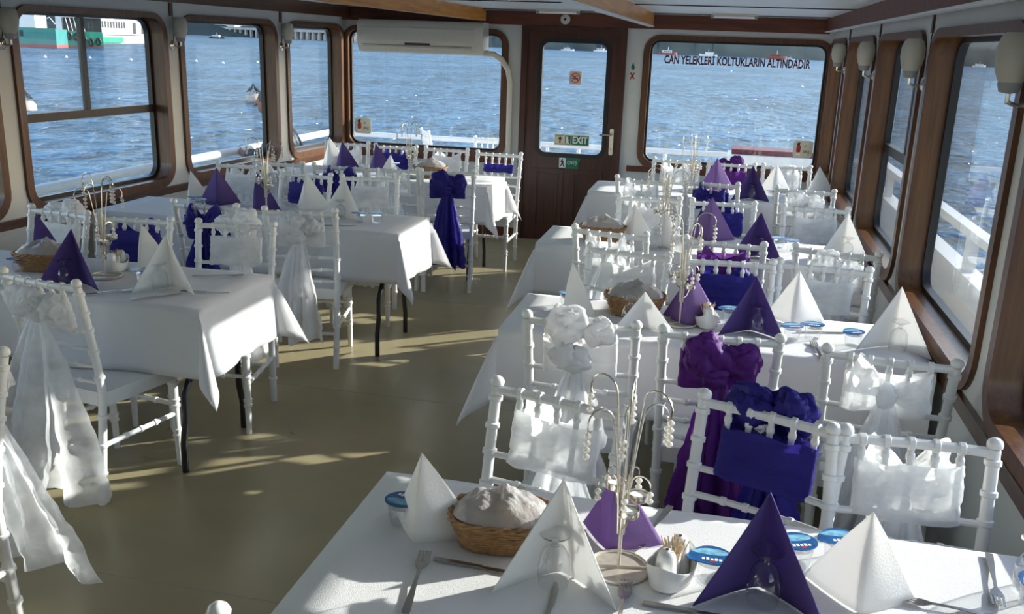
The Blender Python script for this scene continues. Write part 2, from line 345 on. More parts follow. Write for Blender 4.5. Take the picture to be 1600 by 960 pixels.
# door
d=struct(empty('door_1'),'dark varnished wooden stern door with a rounded window')
DX0,DX1=-1.86,-.905
MB().ring(rrect(DX0,DX1,0,1.955,.001),rrect(DX0+.055,DX1-.055,-.02+.022,1.90,.001),-.035,.08,fB).build('frame','wood_dark',d,False)
MB().ring(rrect(DX0+.055,DX1-.055,.002,1.90,.001),rrect(-1.665-.03,-1.08+.03,.83-.03,1.815+.03,.09),-.01,.035,fB).build('leaf','wood_dark',d,sharp=30)
MB().ring(rrect(-1.665-.04,-1.08+.04,.83-.04,1.815+.04,.10),rrect(-1.665,-1.08,.83,1.815,.065),-.018,.04,fB).build('gasket','rubber',d,sharp=35)
MB().prism(rrect(-1.668,-1.077,.827,1.818,.065),.010,.016,fB).build('pane','pane_glass',d,False)
for a,b in ((-1.70,-1.425),(-1.345,-1.065)):
    p=MB().ring(rrect(a,b,.12,.68,.001),rrect(a+.03,b-.03,.15,.65,.001),-.022,-.008,fB).build('panel_moulding','wood_dark',d,False)
    MB().box(a+.05,b-.05,.17,.63,-.016,-.008,fB).build('panel','wood_dark',p,False)
hp=MB().prism(rrect(-1.012,-.975,.835,1.075,.015),-.018,-.010,fB).build('handle_plate','silver',d,False)
MB().tube([fB(-.993,1.02,-.018),fB(-.993,1.02,-.055),fB(-1.01,1.02,-.06),fB(-1.10,1.018,-.06)],.009,8).build('handle','steel',hp)
MB().prism([(-.997,.875),(-.989,.875),(-.989,.90),(-.997,.90)],-.0195,-.018,fB).build('keyhole','dark_gap',hp,False)
# ---------------------------------------------------------------- signs and lettering
def sign(name,x0,x1,z0,z1,w,m,label,r=.012):
    e=empty(name); MB().prism(rrect(x0,x1,z0,z1,r,3),w-.002,w,fB).build('backing',m,e,False); tag(e,label,'sign'); return e
def fw_(x,z,w): return lambda a,b,_: fB(x+a,z+b,w)
def poly(e,name,pts,m,w): return MB().prism(pts,w-.001,w,fB).build(name,m,e,False)
def rect(e,name,x0,x1,z0,z1,m,w): return poly(e,name,[(x0,z0),(x1,z0),(x1,z1),(x0,z1)],m,w)
def extinguisher_sign(x0,z0,label):
    e=sign('extinguisher_sticker',x0,x0+.165,z0,z0+.15,.044,'sticker',label,.02)
    b=x0+.045; w=.041
    poly(e,'extinguisher_body',rrect(b-.018,b+.018,z0+.045,z0+.105,.012,4),'ink_red',w)
    rect(e,'extinguisher_base',b-.018,b+.018,z0+.022,z0+.04,'ink_white',w)
    poly(e,'extinguisher_valve',[(b-.012,z0+.105),(b+.012,z0+.105),(b+.006,z0+.125),(b+.022,z0+.130),(b-.004,z0+.135),(b-.02,z0+.12)],'ink_black',w)
    text_mesh('letter','P',.034,'ink_black',fw_(x0+.10,z0+.098,w-.001),e); text_mesh('letters','6Kg',.036,'ink_black',fw_(x0+.113,z0+.055,w-.001),e,sx=.9)
extinguisher_sign(-3.51,.90,'fire extinguisher sticker on the stern window below the air conditioner')
extinguisher_sign(.615,.905,'fire extinguisher sticker in the corner of the right stern window')
lt=text_mesh('window_lettering','CAN YELEKLERİ KOLTUKLARIN ALTINDADIR',.098,'ink_maroon',lambda a,b,_:fB(.055+a,1.70+b,.043),None,sx=.60,bold=.003)
tag(lt,'dark red capital lettering across the top of the right stern window','lettering')
bx=[v.co.x for v in lt.data.vertices]; k=1.25/(max(bx)-min(bx)); mid=(max(bx)+min(bx))/2
for v in lt.data.vertices: v.co.x=.053+(v.co.x-mid)*k
e=sign('no_smoking_sticker',-1.412,-1.302,1.452,1.572,.006,'sticker_pale','square no smoking sticker on the door glass')
cx,cz=-1.357,1.512
c1=[(cx+.045*math.cos(a*PI/12),cz+.045*math.sin(a*PI/12)) for a in range(24)]; c2=[(cx+.038*math.cos(a*PI/12),cz+.038*math.sin(a*PI/12)) for a in range(24)]
MB().ring(c1,c2,.002,.004,fB).build('red_circle','ink_red',e,False)
rect(e,'cigarette',cx-.028,cx+.026,cz-.012,cz-.003,'ink_black',.003)
poly(e,'slash',[(cx-.030,cz+.026),(cx-.024,cz+.031),(cx+.030,cz-.026),(cx+.024,cz-.031)],'ink_red',.0025)
poly(e,'smoke',[(cx-.02,cz+.006),(cx-.004,cz+.002),(cx+.006,cz+.012),(cx+.024,cz+.018),(cx+.024,cz+.024),(cx+.002,cz+.018),(cx-.006,cz+.008),(cx-.02,cz+.012)],'ink_black',.003)
e=sign('exit_sign',-1.525,-1.200,.900,1.000,.006,'sticker','green and cream exit sign with arrow at the bottom of the door glass',.004)
rect(e,'green_panel',-1.365,-1.206,.908,.992,'ink_green',.003); rect(e,'green_frame',-1.518,-1.43,.908,.912,'ink_green',.003); rect(e,'green_frame',-1.518,-1.43,.988,.992,'ink_green',.003)
rect(e,'running_panel',-1.425,-1.372,.908,.992,'ink_green',.003)
poly(e,'arrow',[(-1.478,.922),(-1.466,.922),(-1.466,.955),(-1.452,.955),(-1.472,.983),(-1.492,.955),(-1.478,.955)],'ink_black',.003)
rect(e,'doorway',-1.417,-1.395,.914,.984,'sticker',.002); poly(e,'runner',[(-1.412,.975),(-1.402,.975),(-1.400,.955),(-1.384,.948),(-1.398,.94),(-1.382,.915),(-1.392,.915),(-1.405,.935),(-1.416,.915),(-1.421,.918),(-1.409,.945),(-1.418,.955)],'ink_white',.001)
text_mesh('letters','EXIT',.088,'ink_white',fw_(-1.286,.950,.0015),e,sx=.78,bold=.002)
e=sign('exit_sign',-1.470,-1.285,.690,.790,-.0185,'ink_green','torn green exit sticker on the wood below the door glass',.004)
rect(e,'white_panel',-1.466,-1.405,.696,.786,'ink_white',-.0208)
poly(e,'runner',[(-1.442,.775),(-1.432,.775),(-1.430,.755),(-1.414,.748),(-1.428,.738),(-1.412,.705),(-1.422,.703),(-1.436,.730),(-1.452,.703),(-1.459,.706),(-1.441,.745),(-1.456,.752)],'ink_black',-.0215)
text_mesh('letters','ÇIKIŞ',.042,'ink_white',fw_(-1.345,.745,-.0212),e,sx=.9)
poly(e,'torn_flap',[(-1.285,.790),(-1.262,.790),(-1.285,.742)],'ink_green',-.0208)
e=sign('flame_sticker',-.868,-.815,1.46,1.70,-.001,'wall_paint','small sticker with flame and red cross beside the stern door')
poly(e,'flame',[(-.845,1.60),(-.832,1.60),(-.824,1.622),(-.834,1.65),(-.832,1.672),(-.842,1.648),(-.846,1.66),(-.858,1.625),(-.852,1.61),(-.848,1.632)],'ink_green',-.0035)
for s_ in (-1,1): poly(e,'red_cross_stroke',[(-.842-s_*.022,1.575),(-.842-s_*.012,1.582),(-.842+s_*.022,1.525),(-.842+s_*.012,1.518)],'ink_red',-.0035)
# wall disc above the door
e=tag(empty('round_vent'),'small round white disc on the header above the door','vent')
MB().lathe([(.042,0),(.045,.006),(.043,.02),(.02,.028),(0,.028)],20,fn=lambda x,y,z:fB(-1.466+x,2.017+y,-.031-z)).build('disc','ac_plastic',e)
MB().lathe([(.012,0),(.012,.006),(0,.007)],10,fn=lambda x,y,z:fB(-1.466+x,2.017+y,-.058-z)).build('hub','dark_gap',e)
# ---------------------------------------------------------------- air conditioner
e=tag(empty('air_conditioner'),'long beige split air conditioner above the left stern window','air conditioner')
A0,A1=-3.36,-2.17
prof=[(8.57,1.965),(8.40,1.965),(8.365,1.95),(8.345,1.90),(8.345,1.76),(8.36,1.72),(8.40,1.685),(8.50,1.675),(8.57,1.68)]
MB().prism([(y,z) for y,z in prof],A0,A1,lambda u,v,w:(w,u,v)).build('body','ac_plastic',e,sharp=50)
MB().prism([(8.344,1.78),(8.339,1.79),(8.339,1.895),(8.344,1.905)],A0+.03,A1-.08,lambda u,v,w:(w,u,v)).build('front_panel','ac_panel',e,False)
MB().prism([(8.352,1.735),(8.385,1.693),(8.390,1.697),(8.357,1.740)],A0+.06,A1-.10,lambda u,v,w:(w,u-.004,v-.004)).build('louvre','ac_plastic',e,False)
MB().prism([(8.343,1.752),(8.337,1.755),(8.337,1.765),(8.343,1.768)],-2.90,-2.66,lambda u,v,w:(w,u,v)).build('display_slot','dark_gap',e,False)
MB().box(A0+.05,A1-.1,8.345,8.35,1.744,1.748).build('louvre_gap','dark_gap',e,False)
MB().tube([(-2.18,8.47,1.70),(-2.10,8.49,1.695),(-2.03,8.52,1.65),(-1.975,8.545,1.56),(-1.955,8.56,1.45),(-1.955,8.565,1.1),(-1.955,8.565,.76)],.026,10).build('pipe_conduit','ac_plastic',e)
# ceiling light fixtures
def ceiling_fixture(x,y,label):
    e=tag(empty('ceiling_fixture',(x,y,ZC)),label,'light'); MB().box(-.18,.18,-.03,.03,-.016,0).build('housing','ac_plastic',e,False)
    MB().tube([(-.165,0,-.026),(.165,0,-.026)],.012,8).build('lamp_tube','ink_white',e)
    for s_ in (-1,1): MB().box(s_*.17-.012,s_*.17+.012,-.016,.016,-.04,-.016).build('socket','grey_plastic',e,False)
ceiling_fixture(.0,7.9,'short lamp fitting on the ceiling before the right stern window'); ceiling_fixture(-1.42,7.9,'short lamp fitting on the ceiling in front of the door')
# ---------------------------------------------------------------- sconces
def make_sconce():
    e=empty('wall_sconce')   # local: wall at y=0, room towards -y
    MB().lathe([(.034,0),(.034,.008),(.02,.018),(0,.02)],14,fn=lambda x,y,z:(x,-z,y-.115)).build('wall_plate','silver',e)
    MB().tube([(0,-.01,-.115),(0,-.04,-.125),(0,-.068,-.115),(0,-.068,-.085)],.007,8).build('arm','silver',e)
    MB().lathe([(.006,-.092),(.026,-.088),(.033,-.066),(.031,-.058),(0,-.058)],14,at=(0,-.068,0)).build('holder','grey_plastic',e)
    MB().lathe([(.0,-.066),(.030,-.064),(.043,-.035),(.050,.0),(.049,.035),(.041,.062),(.030,.074),(.026,.074),(.03,.06),(0,.05)],18,at=(0,-.068,0)).build('shade','sconce_shade',e)
    MB().tube([(.012,-.004,-.10),(.03,-.006,0),(.02,-.006,.08),(.025,-.004,.16)],.0025,5).build('wire','dark_gap',e)
    return tag(e,'','wall lamp','wall lamps between the windows')
sc=make_sconce(); first=True
names=['nearest','second nearest','third nearest','fourth nearest','fifth, farthest']
for side in ('port','starboard'):
    for i,y in enumerate((1.435,2.925,4.47,5.965,7.43)):
        if side=='port' and y<4: continue
        o=sc if first else copy_tree(sc); first=False
        if side=='port': place(o,(xl(y),y,1.82),R(90))
        else: place(o,(XR,y,1.80),R(-90))
        k={'port':{4.47:'nearest',5.965:'middle',7.43:'farthest'},'starboard':{1.435:'first',2.925:'second',4.47:'third',5.965:'fourth',7.43:'fifth'}}[side][y]
        o['label']='ivory egg-shaped wall lamp, %s on the %s wall from the viewer'%(k,'left' if side=='port' else 'right')
# ---------------------------------------------------------------- chairs
def knot_tube(mb,pts,r,knots,n=8,r1=None,kr=1.32):
    pts=[Vector(p) for p in pts]; L=[0]
    for a,b in zip(pts[:-1],pts[1:]): L.append(L[-1]+(b-a).length)
    T=L[-1]
    def at(s):
        s=max(0,min(T,s))
        for i in range(len(pts)-1):
            if s<=L[i+1]+1e-9: return pts[i].lerp(pts[i+1],(s-L[i])/max(1e-9,L[i+1]-L[i]))
        return pts[-1]
    ss=[(x,1) for x in L]
    for k in knots:
        c=k*T; ss=[q for q in ss if abs(q[0]-c)>.010 or q[0] in(0,T)]+[(c-.009,1),(c-.006,kr),(c+.006,kr),(c+.009,1)]
    ss.sort(); r1=r if r1 is None else r1
    mb.tube([at(s) for s,_ in ss],[(r+(r1-r)*s/T)*q for s,q in ss],n); return mb
def make_chair():
    e=empty('chiavari_chair')
    def bend(u,v): # seat outline
        return (u,v)
    seat=[(-.185,-.19),(.185,-.19),(.20,.17),(.185,.20),(-.185,.20),(-.20,.17)]
    s_=MB().prism(seat,.432,.455); s_.build('seat','white_resin',e,False)
    MB().ring([(x*.97,y*.97) for x,y in seat],[(x*.86,y*.86) for x,y in seat],.395,.432,lambda u,v,w:(u,v,w)).build('apron','white_resin',e,False)
    def px(s,z): return Vector((s*(.178+.009*(z-.45)/.45),-.185-.078*max(0,(z-.45)/.45)**1.25-.04*max(0,(.45-z)/.45),z))
    for s in (-1,1):
        m=MB(); P=[px(s,z) for z in (0,.15,.3,.45,.55,.65,.75,.83,.895)]
        knot_tube(m,P,.0165,[.14,.27,.40,.58,.70,.80,.88,.965],10,.0155)
        t=px(s,.905); m.lathe([(.012,-.01),(.019,-.004),(.020,.004),(.017,.012),(.010,.018),(0,.020)],10,at=t)
        m.build('rear_post','white_resin',e)
    for s in (-1,1):
        m=MB(); knot_tube(m,[(s*.178,.178,.43),(s*.180,.182,.2),(s*.182,.188,0)],.019,[.12,.3,.36,.62,.68],10,.013); m.build('front_leg','white_resin',e)
    def rail(name,z,r,kn):
        a,b=px(-1,z),px(1,z); c=(a+b)/2+Vector((0,-.012,0))
        m=MB(); knot_tube(m,[a,a.lerp(c,.5)+Vector((0,-.004,0)),c,c.lerp(b,.5)+Vector((0,-.004,0)),b],r,kn,8); return m.build(name,'white_resin',e)
    rail('top_rail',.887,.0135,[.19,.345,.5,.655,.81])
    for z in (.712,.640,.568,.50): rail('back_rail',z,.0095,[.25,.42,.58,.75])
    for k in range(5):
        f=.19+.155*k; m=MB(); a=px(-1,.887).lerp(px(1,.887),f)+Vector((0,-.010,0)); b=px(-1,.712).lerp(px(1,.712),f)+Vector((0,-.010,0))
        knot_tube(m,[a,b],.0085,[.18,.55,.86],8); m.build('spindle','white_resin',e)
    for s in (-1,1):
        m=MB(); knot_tube(m,[px(s,.24),(s*.180,.182,.24)],.0105,[.3,.5,.7],8); m.build('side_stretcher','white_resin',e)
    m=MB(); knot_tube(m,[(-.18,.182,.28),(.18,.182,.28)],.0105,[.3,.5,.7],8); m.build('front_stretcher','white_resin',e)
    m=MB(); knot_tube(m,[px(-1,.2),px(1,.2)],.0105,[.3,.5,.7],8); m.build('rear_stretcher','white_resin',e)
    return tag(e,'','chair','white ballroom chairs around the tables')
def by(z): return -.185-.078*max(0,(z-.45)/.45)**1.25-.012   # y of the back plane at height z
SASH={}
def make_sash(kind,m,seed):
    """band round the spindles, bow and tails on the outside (local -y) of the backrest"""
    rnd=random.Random(seed); e=empty('chair_sash')
    N=lambda p,s: noise.noise(Vector(p)*s+Vector((seed*3.7,seed*1.3,0)))
    hw=.128; z0,z1={'low':(.745,.815)}.get(kind,(.705,.842))
    def band(u,v):
        a=2*PI*u; cx=math.copysign(abs(math.cos(a))**.35,math.cos(a))*hw; cy=math.copysign(abs(math.sin(a))**.6,math.sin(a))*.024
        pin=1-.28*max(0,-math.sin(a))*math.exp(-(cx/.05)**2)
        zz=(z0+z1)/2+(v-.5)*(z1-z0)*pin; w=N((cx*1.5,cy*3,zz*9),5)*.007
        zz+=N((cx*5,cy*5,v),4)*.012
        wr=math.sin(v*38+cx*16+seed)*.0025
        return (cx+w*.4*math.cos(a),by(zz)+cy+(w+wr)*math.copysign(1,math.sin(a)) ,zz)
    MB().grid(56,14,band,True).build('band',m,e,sharp=180)
    if kind=='low':
        return tag(e,'','chair sash','sashes tied round the chair backs')
    zk=.775+.015*rnd.random(); yk=by(zk)-.032; hi={'high':.060,'rosette':-.004}.get(kind,0); big=1
    if kind in('rosette','airy','high'):
        puffs=[(-.036,-.030,.052,.070,.045,.070),(.062,-.022,.040,.066,.042,.056),(-.018,-.048,-.008-hi*.6,.060,.034,.046)]
        if kind=='airy': puffs=[(-.075,-.025,.03,.075,.04,.058),(.070,-.025,.02,.078,.04,.062),(-.005,-.045,.045,.062,.036,.052)]
        for (dx,dy,dz,ra,rb_,rc) in puffs:
            q1,q2=rnd.random()*6,rnd.uniform(.85,1.12)
            ax=Vector((dx,dy*.5,dz+.02)).normalized(); e1=ax.orthogonal().normalized(); e2=ax.cross(e1)
            def puff(u,v):
                a=2*PI*u; t_=PI*(.02+.96*v); d3=ax*-math.cos(t_)+(e1*math.cos(a)+e2*math.sin(a))*math.sin(t_)
                n1=noise.noise(d3*1.6+Vector((q1,seed,0))); n2=noise.noise(d3*3.5+Vector((seed,q1,3)))
                fo=(1-abs(math.sin(2*a+1.8*n1+1.6*t_+q1)))**3*math.sin(t_)+.6*(1-abs(math.sin(3.5*a-2.2*t_+3*n2)))**5*math.sin(t_)
                k_=q2*(1.10+.30*n1+.10*n2-.34*fo+.025*math.sin(15*a+6*n2+4*t_)*math.sin(t_))
                pin=1-.35*math.exp(-(t_/.7)**2)
                return (dx+d3.x*ra*k_*pin,yk+dy+.02-hi*.35+d3.y*rb_*k_*pin,zk+hi+dz+d3.z*rc*k_*pin)
            MB().grid(60,24,puff,True).build('bow_loop',m,e,sharp=180)
    else:
      for s in (-1,1):
        up_=.12+.45*rnd.random(); Ls=(.105+.03*rnd.random()); dp=.050; ph=rnd.random()*6
        def lobe(u,v):
            a=2*PI*u; q=(1-math.cos(a))/2
            x=Ls*q**.8; y=-dp*math.sin(a)*.75*(q**.3)-.012; h=(.024+.115*q**.75)
            z=(v-.5)*h; n_=N((x*3+s,y*3,v*1.2+ph),4)
            x+=n_*.012; y+=N((x*5,v*2,ph),5)*.014; z+=N((x*5,y*5,ph+4),3)*.012
            ca,sa=math.cos(up_),math.sin(up_)
            return (s*(x*ca-z*sa*.6),yk+y,zk+.01+x*sa+z*ca)
        MB().grid(36,10,lobe,True).build('bow_loop',m,e,sharp=180)
    def knot(x,y,z): 
        n_=N((x*10,y*10,z*10),3)*.006; return (x*1.15+n_,yk-.012+y*1.0+n_,zk+z*1.5+n_)
    MB().lathe([(0,-.03),(.018,-.024),(.028,-.008),(.029,.008),(.019,.024),(0,.030)],14,fn=knot).build('knot',m,e,sharp=180)
    nt=2
    for s in (-1,1):
        ln={'high':.58,'rosette':.58,'bow':.52,'airy':.66}[kind]+rnd.uniform(-.08,.03); wd={'high':.19,'rosette':.17,'bow':.16,'airy':.40}[kind]*rnd.uniform(.85,1.1)
        dx=s*{'high':.03,'rosette':.028,'bow':.035,'airy':.05}[kind]+rnd.uniform(-.015,.015); ph=rnd.random()*6; fl_=rnd.choice((2.2,2.7,3.2))
        def tail(u,v):
            tt=v; hw_=.016+.5*wd*min(1,tt*1.25)**.75; uu=u*2-1
            z=zk-.01-ln*tt-(.02*abs(uu)-.015*math.sin(5*u+ph))*tt
            x=dx*(tt**.7)*1.6+uu*hw_; y=yk-.012-.022*math.sin(PI*min(1,tt*1.1))+(.012+.030*tt)*math.sin(uu*fl_*PI*.8+ph)*min(1,tt*4)
            if kind=='airy': y-=.10*tt*tt; x+=.05*s*tt*tt
            n_=N((x*4,z*5,ph),4); x+=n_*.022*tt; y+=N((z*7,x*7,ph),3)*.016*tt
            return (x,y,max(.012,z))
        MB().grid(20,26,tail).build('tail',m,e,sharp=180)
    return tag(e,'','chair sash','sashes tied round the chair backs')
COLN={'organza':'white organza','satin':'white satin','navy':'navy blue','purple':'bright purple'}
TBL={'T1':'nearest right-hand table','T2':'second right-hand table','T3':'third right-hand table','T4':'farthest right-hand table','L0':'left edge of the picture','L1':'nearest left-hand table','L2':'middle left-hand table','L3':'farthest left-hand table'}
CH=[ # table, side, where, x of back top, y of back top, turn, sash material, sash kind, seed
('T1','far','left',-.36,2.27,-17,'organza','bow',1),('T1','far','middle',.19,2.33,-22,'navy','high',2),('T1','far','right',.52,2.265,3,'organza','bow',3),
('T1','near','left',-.53,1.165,0,'organza','bow',1),
('T2','near','left',-.41,2.99,-1,'satin','high',4),('T2','near','middle',.055,2.985,2,'purple','rosette',5),('T2','near','right',.57,2.92,-6,'organza','bow',6),
('T2','far','left',-.37,4.17,-12,'satin','bow',7),('T2','far','middle',.08,4.135,5,'navy','bow',8),('T2','far','right',.485,4.175,-6,'organza','bow',1),
('T3','near','left',-.51,4.60,-10,'organza','bow',3),('T3','near','middle',.055,4.555,-6,'purple','bow',9),('T3','near','right',.575,4.54,-12,'organza','rosette',6),
('T3','far','left',-.41,5.80,5,'satin','bow',7),('T3','far','middle',.04,5.80,5,'navy','bow',2),('T3','far','right',.585,5.815,3,'organza','bow',1),
('T4','near','left',-.53,6.58,-16,'organza','bow',6),('T4','near','middle',-.05,6.66,-12,'navy','bow',8),('T4','near','right',.58,6.59,-6,'organza','rosette',3),
('T4','far','left',-.36,7.915,-6,'organza','bow',1),('T4','far','middle',.09,7.895,-8,'purple','high',9),('T4','far','right',.53,7.93,4,'organza','rosette',6),
('L0','far','right',-2.12,2.15,-8,'organza','airy',11),
('L1','near','right',-2.42,2.87,-11,'organza','airy',12),
('L1','far','left',-3.25,4.05,-9,'organza','high',3),('L1','far','middle',-2.80,4.02,5,'navy','bow',8),('L1','far','right',-2.285,4.08,9,'organza','high',6),
('L2','near','middle',-2.70,4.50,0,'navy','bow',2),('L2','near','right',-2.16,4.53,13,'satin','rosette',13),
('L2','far','left',-3.31,6.04,2,'organza','bow',1),('L2','far','middle',-2.72,5.82,-6,'navy','bow',8),('L2','far','right',-2.28,5.86,12,'organza','bow',3),
('L3','near','left end',-3.15,6.27,4,'organza','bow',6),('L3','near','middle left',-2.68,6.29,8,'navy','bow',2),('L3','near','middle right',-2.29,6.33,4,'organza','bow',1),('L3','near','right',-1.89,6.37,15,'navy','rosette',5),
('L3','far','left',-3.22,7.745,10,'organza','bow',3),('L3','far','middle left',-2.76,7.72,0,'navy','bow',8),('L3','far','middle right',-2.31,7.75,0,'satin','bow',7),('L3','far','right',-1.82,7.65,0,'navy','low',10),
]
ch0=make_chair(); used=False; BT=.265
for (tb,side,wh,x,y,ang,sm_,kind,seed) in CH:
    rz=R(ang)+(PI if side=='far' else 0)
    ox=x-math.sin(rz)*BT; oy=y+math.cos(rz)*BT
    o=ch0 if not used else copy_tree(ch0); used=True
    where='%s, %s side, %s'%(wh,side,TBL[tb]) if tb!='L0' else 'cut by the left edge of the picture'
    place(o,(ox,oy,0),rz,'white ballroom chair with %s sash, %s'%(COLN[sm_].split()[-1] if sm_ in('organza','satin') else COLN[sm_].split()[0]+'',where))
    key=(kind,sm_,seed)
    if key in SASH: s=copy_tree(SASH[key])
    else: s=SASH[key]=make_sash(kind,sm_,seed)
    place(s,(ox,oy,0),rz,'%s sash on a chair, %s'%(COLN[sm_],where))
# ---------------------------------------------------------------- tables and cloths
TABS={'T1':(-.75,.80,1.40,2.03),'T2':(-.77,.80,3.31,3.86),'T3':(-.95,.80,4.92,5.46),'T4':(-.955,.80,6.93,7.52),
'L1':(-3.72,-1.95,3.16,3.78),'L2':(-3.66,-1.72,4.85,5.42),'L3':(-3.50,-1.70,6.76,7.36)}
TZ=.745
for ti,(k,(x0,x1,y0,y1)) in enumerate(TABS.items()):
    right=k[0]=='T'; cx,cy=(x0+x1)/2,(y0+y1)/2
    e=tag(empty('folding_table',(cx,cy,0)),'folding table with black curved metal legs, %s'%TBL[k],'table','banquet tables under white cloths')
    w,d_=(x1-x0)/2-.004,(y1-y0)/2-.004
    MB().prism(rrect(-w,w,-d_,d_,.015,3),TZ-.035,TZ-.004).build('tabletop','ac_plastic',e,False)
    for s in (-1,1):
        xe=s*(w-.14)
        for q in (-1,1):
            MB().tube([(xe,q*.05,TZ-.04),(xe,q*.05,.56),(xe,q*.07,.48),(xe,q*.16,.42),(xe,q*.22,.34),(xe,q*.225,.22),(xe,q*.25,.13),(xe,q*.25,.0)],.0145,10).build('leg','black_metal',e)
        MB().tube([(xe,-.055,.52),(xe,.055,.52)],.011,8).build('crossbar','black_metal',e)
    ov={'l':.30,'r':.30,'n':.29,'f':.29}
    if right: ov['r']=.012
    else: ov['l']=.02
    us=[]; 
    def seg(L,o0,o1):
        A=[-o0+o0*i/9 for i in range(9)] if o0>.05 else [-o0]
        Bm=[L*i/16 for i in range(17)]; C=[L+o1*(i+1)/9 for i in range(9)] if o1>.05 else [L+o1]
        return A+Bm+C
    LU,LV=x1-x0,y1-y0; us=seg(LU,ov['l'],ov['r']); vs=seg(LV,ov['n'],ov['f']); ph=ti*1.7
    def cp(u,v):
        sx=u if u<0 else (u-LU if u>LU else 0); sy=v if v<0 else (v-LV if v>LV else 0)
        px_,py_=min(max(u,0),LU),min(max(v,0),LV)
        if sx and sy:
            r=math.hypot(sx,sy); a=math.atan2(abs(sy),abs(sx)); out=r*(.06+.36*math.sin(2*a)**1.5)
            return (x0+px_+math.copysign(out*math.cos(a),sx),y0+py_+math.copysign(out*math.sin(a),sy),TZ-math.sqrt(max(0,r*r-out*out))*.97)
        s_=abs(sx)+abs(sy)
        if not s_: return (x0+px_,y0+py_,TZ+.0008*math.sin(u*17+ph)*math.sin(v*13))
        tpos=py_ if sx else px_; LL=LV if sx else LU; ed=min(1,min(tpos,LL-tpos)/.12)
        out=.06*s_+.5*s_*s_*math.sin(tpos*11+ph)*ed*.6+.02*s_*math.sin(tpos*27+ph*2)*ed
        return (x0+px_+math.copysign(out,sx)*(1 if sx else 0),y0+py_+math.copysign(out,sy)*(1 if sy else 0),TZ-s_*.985)
    nu,nv=len(us)-1,len(vs)-1
    cm=MB().grid(nu,nv,lambda a,b:cp(us[round(a*nu)],vs[round(b*nv)]))
    c=cm.build('tablecloth','cloth',None,sharp=180); md=c.modifiers.new('thick','SOLIDIFY'); md.thickness=.0015; md.offset=1
    # hem line: stitched border just inside the edge
    tag(c,'white draped tablecloth on the %s'%TBL[k],'tablecloth','white tablecloths')
TT=TZ+.003
# ---------------------------------------------------------------- napkins
NM={}
def make_napkin(m,h=.215,hw=.118,D=.105,seed=0):
    def f(u,v):
        t=u*2-1; bx=hw*t; byy=-D*(abs(t)**1.25)
        q=v**.97; x=bx*(1-q); y=byy*(1-q)-.030*q; z=h*q
        bl=math.sin(PI*q)*.006*math.cos(t*3+seed); return (x,y+bl,z)
    mb=MB().grid(24,10,f)
    o=mb.build('napkin',m,None,sharp=180); md=o.modifiers.new('layers','SOLIDIFY'); md.thickness=.0022; md.offset=0
    return o
def napkin(x,y,rot,m,label,s=1.0,sx=1.0):
    k=m
    if k in NM: o=NM[k].copy(); COL.objects.link(o)
    else: o=NM[k]=make_napkin(m)
    o.location=(x,y,TT+.001); o.rotation_euler=(0,0,R(rot)); o.scale=(s*sx,s,s)
    tag(o,label,'napkin','folded paper napkins standing on the tables'); return o
GL=[]
def glass_at(x,y,label,s=1):
    if GL: o=copy_tree(GL[0])
    else:
        o=empty('goblet'); GL.append(o)
        MB().lathe([(.0301,0),(.0325,.022),(.033,.045),(.029,.068),(.020,.083),(.007,.090)],24,open0=True).build('bowl','clear_glass',o,sharp=60)
        MB().lathe([(0,.084),(.010,.089),(.007,.096),(.007,.100),(.013,.104),(.030,.112),(.0325,.115),(.030,.117),(.014,.111),(0,.109)],24).build('foot','clear_glass',o,sharp=60)
        tag(o,'','glass','upturned glasses on the tables')
    o.location=(x,y,TT); o.scale=(s,s,s); o['label']=label; return o
CP=[]
def cup_at(x,y,rz,label):
    if CP: o=copy_tree(CP[0])
    else:
        o=empty('water_cup'); CP.append(o)
        MB().lathe([(.026,0),(.027,.003),(.0335,.05),(.036,.053),(.036,.055)],20).build('cup','clear_plastic',o,sharp=60)
        MB().lathe([(0,.041),(.031,.042),(0,.0425)],16).build('water','clear_glass',o,sharp=60)
        L=[]
        for k_ in range(24):
            a=2*PI*k_/24; r=.040+.016*max(0,math.cos(a-R(200)))**8; L.append((r*math.cos(a),r*math.sin(a)*.93))
        lid=MB().prism(L,.0552,.0572).build('lid','lid_blue',o,False)
        MB().prism([(u*.8,v*.35+.012) for u,v in L],.0572,.0576).build('picture','lid_pale',lid,False)
        for q in range(5): MB().box(-.021+q*.0085,-.015+q*.0085,-.022,-.014+.002*(q%2),.0572,.0577).build('print_mark','ink_white',lid,False)
        MB().box(-.006,.006,-.030,-.024,.0572,.0577).build('print_dot','ink_red',lid,False)
        tag(o,'','water cup','sealed water cups with blue lids')
    o.location=(x,y,TT); o.rotation_euler=(0,0,R(rz)); o['label']=label; return o
FK=[];KN=[]
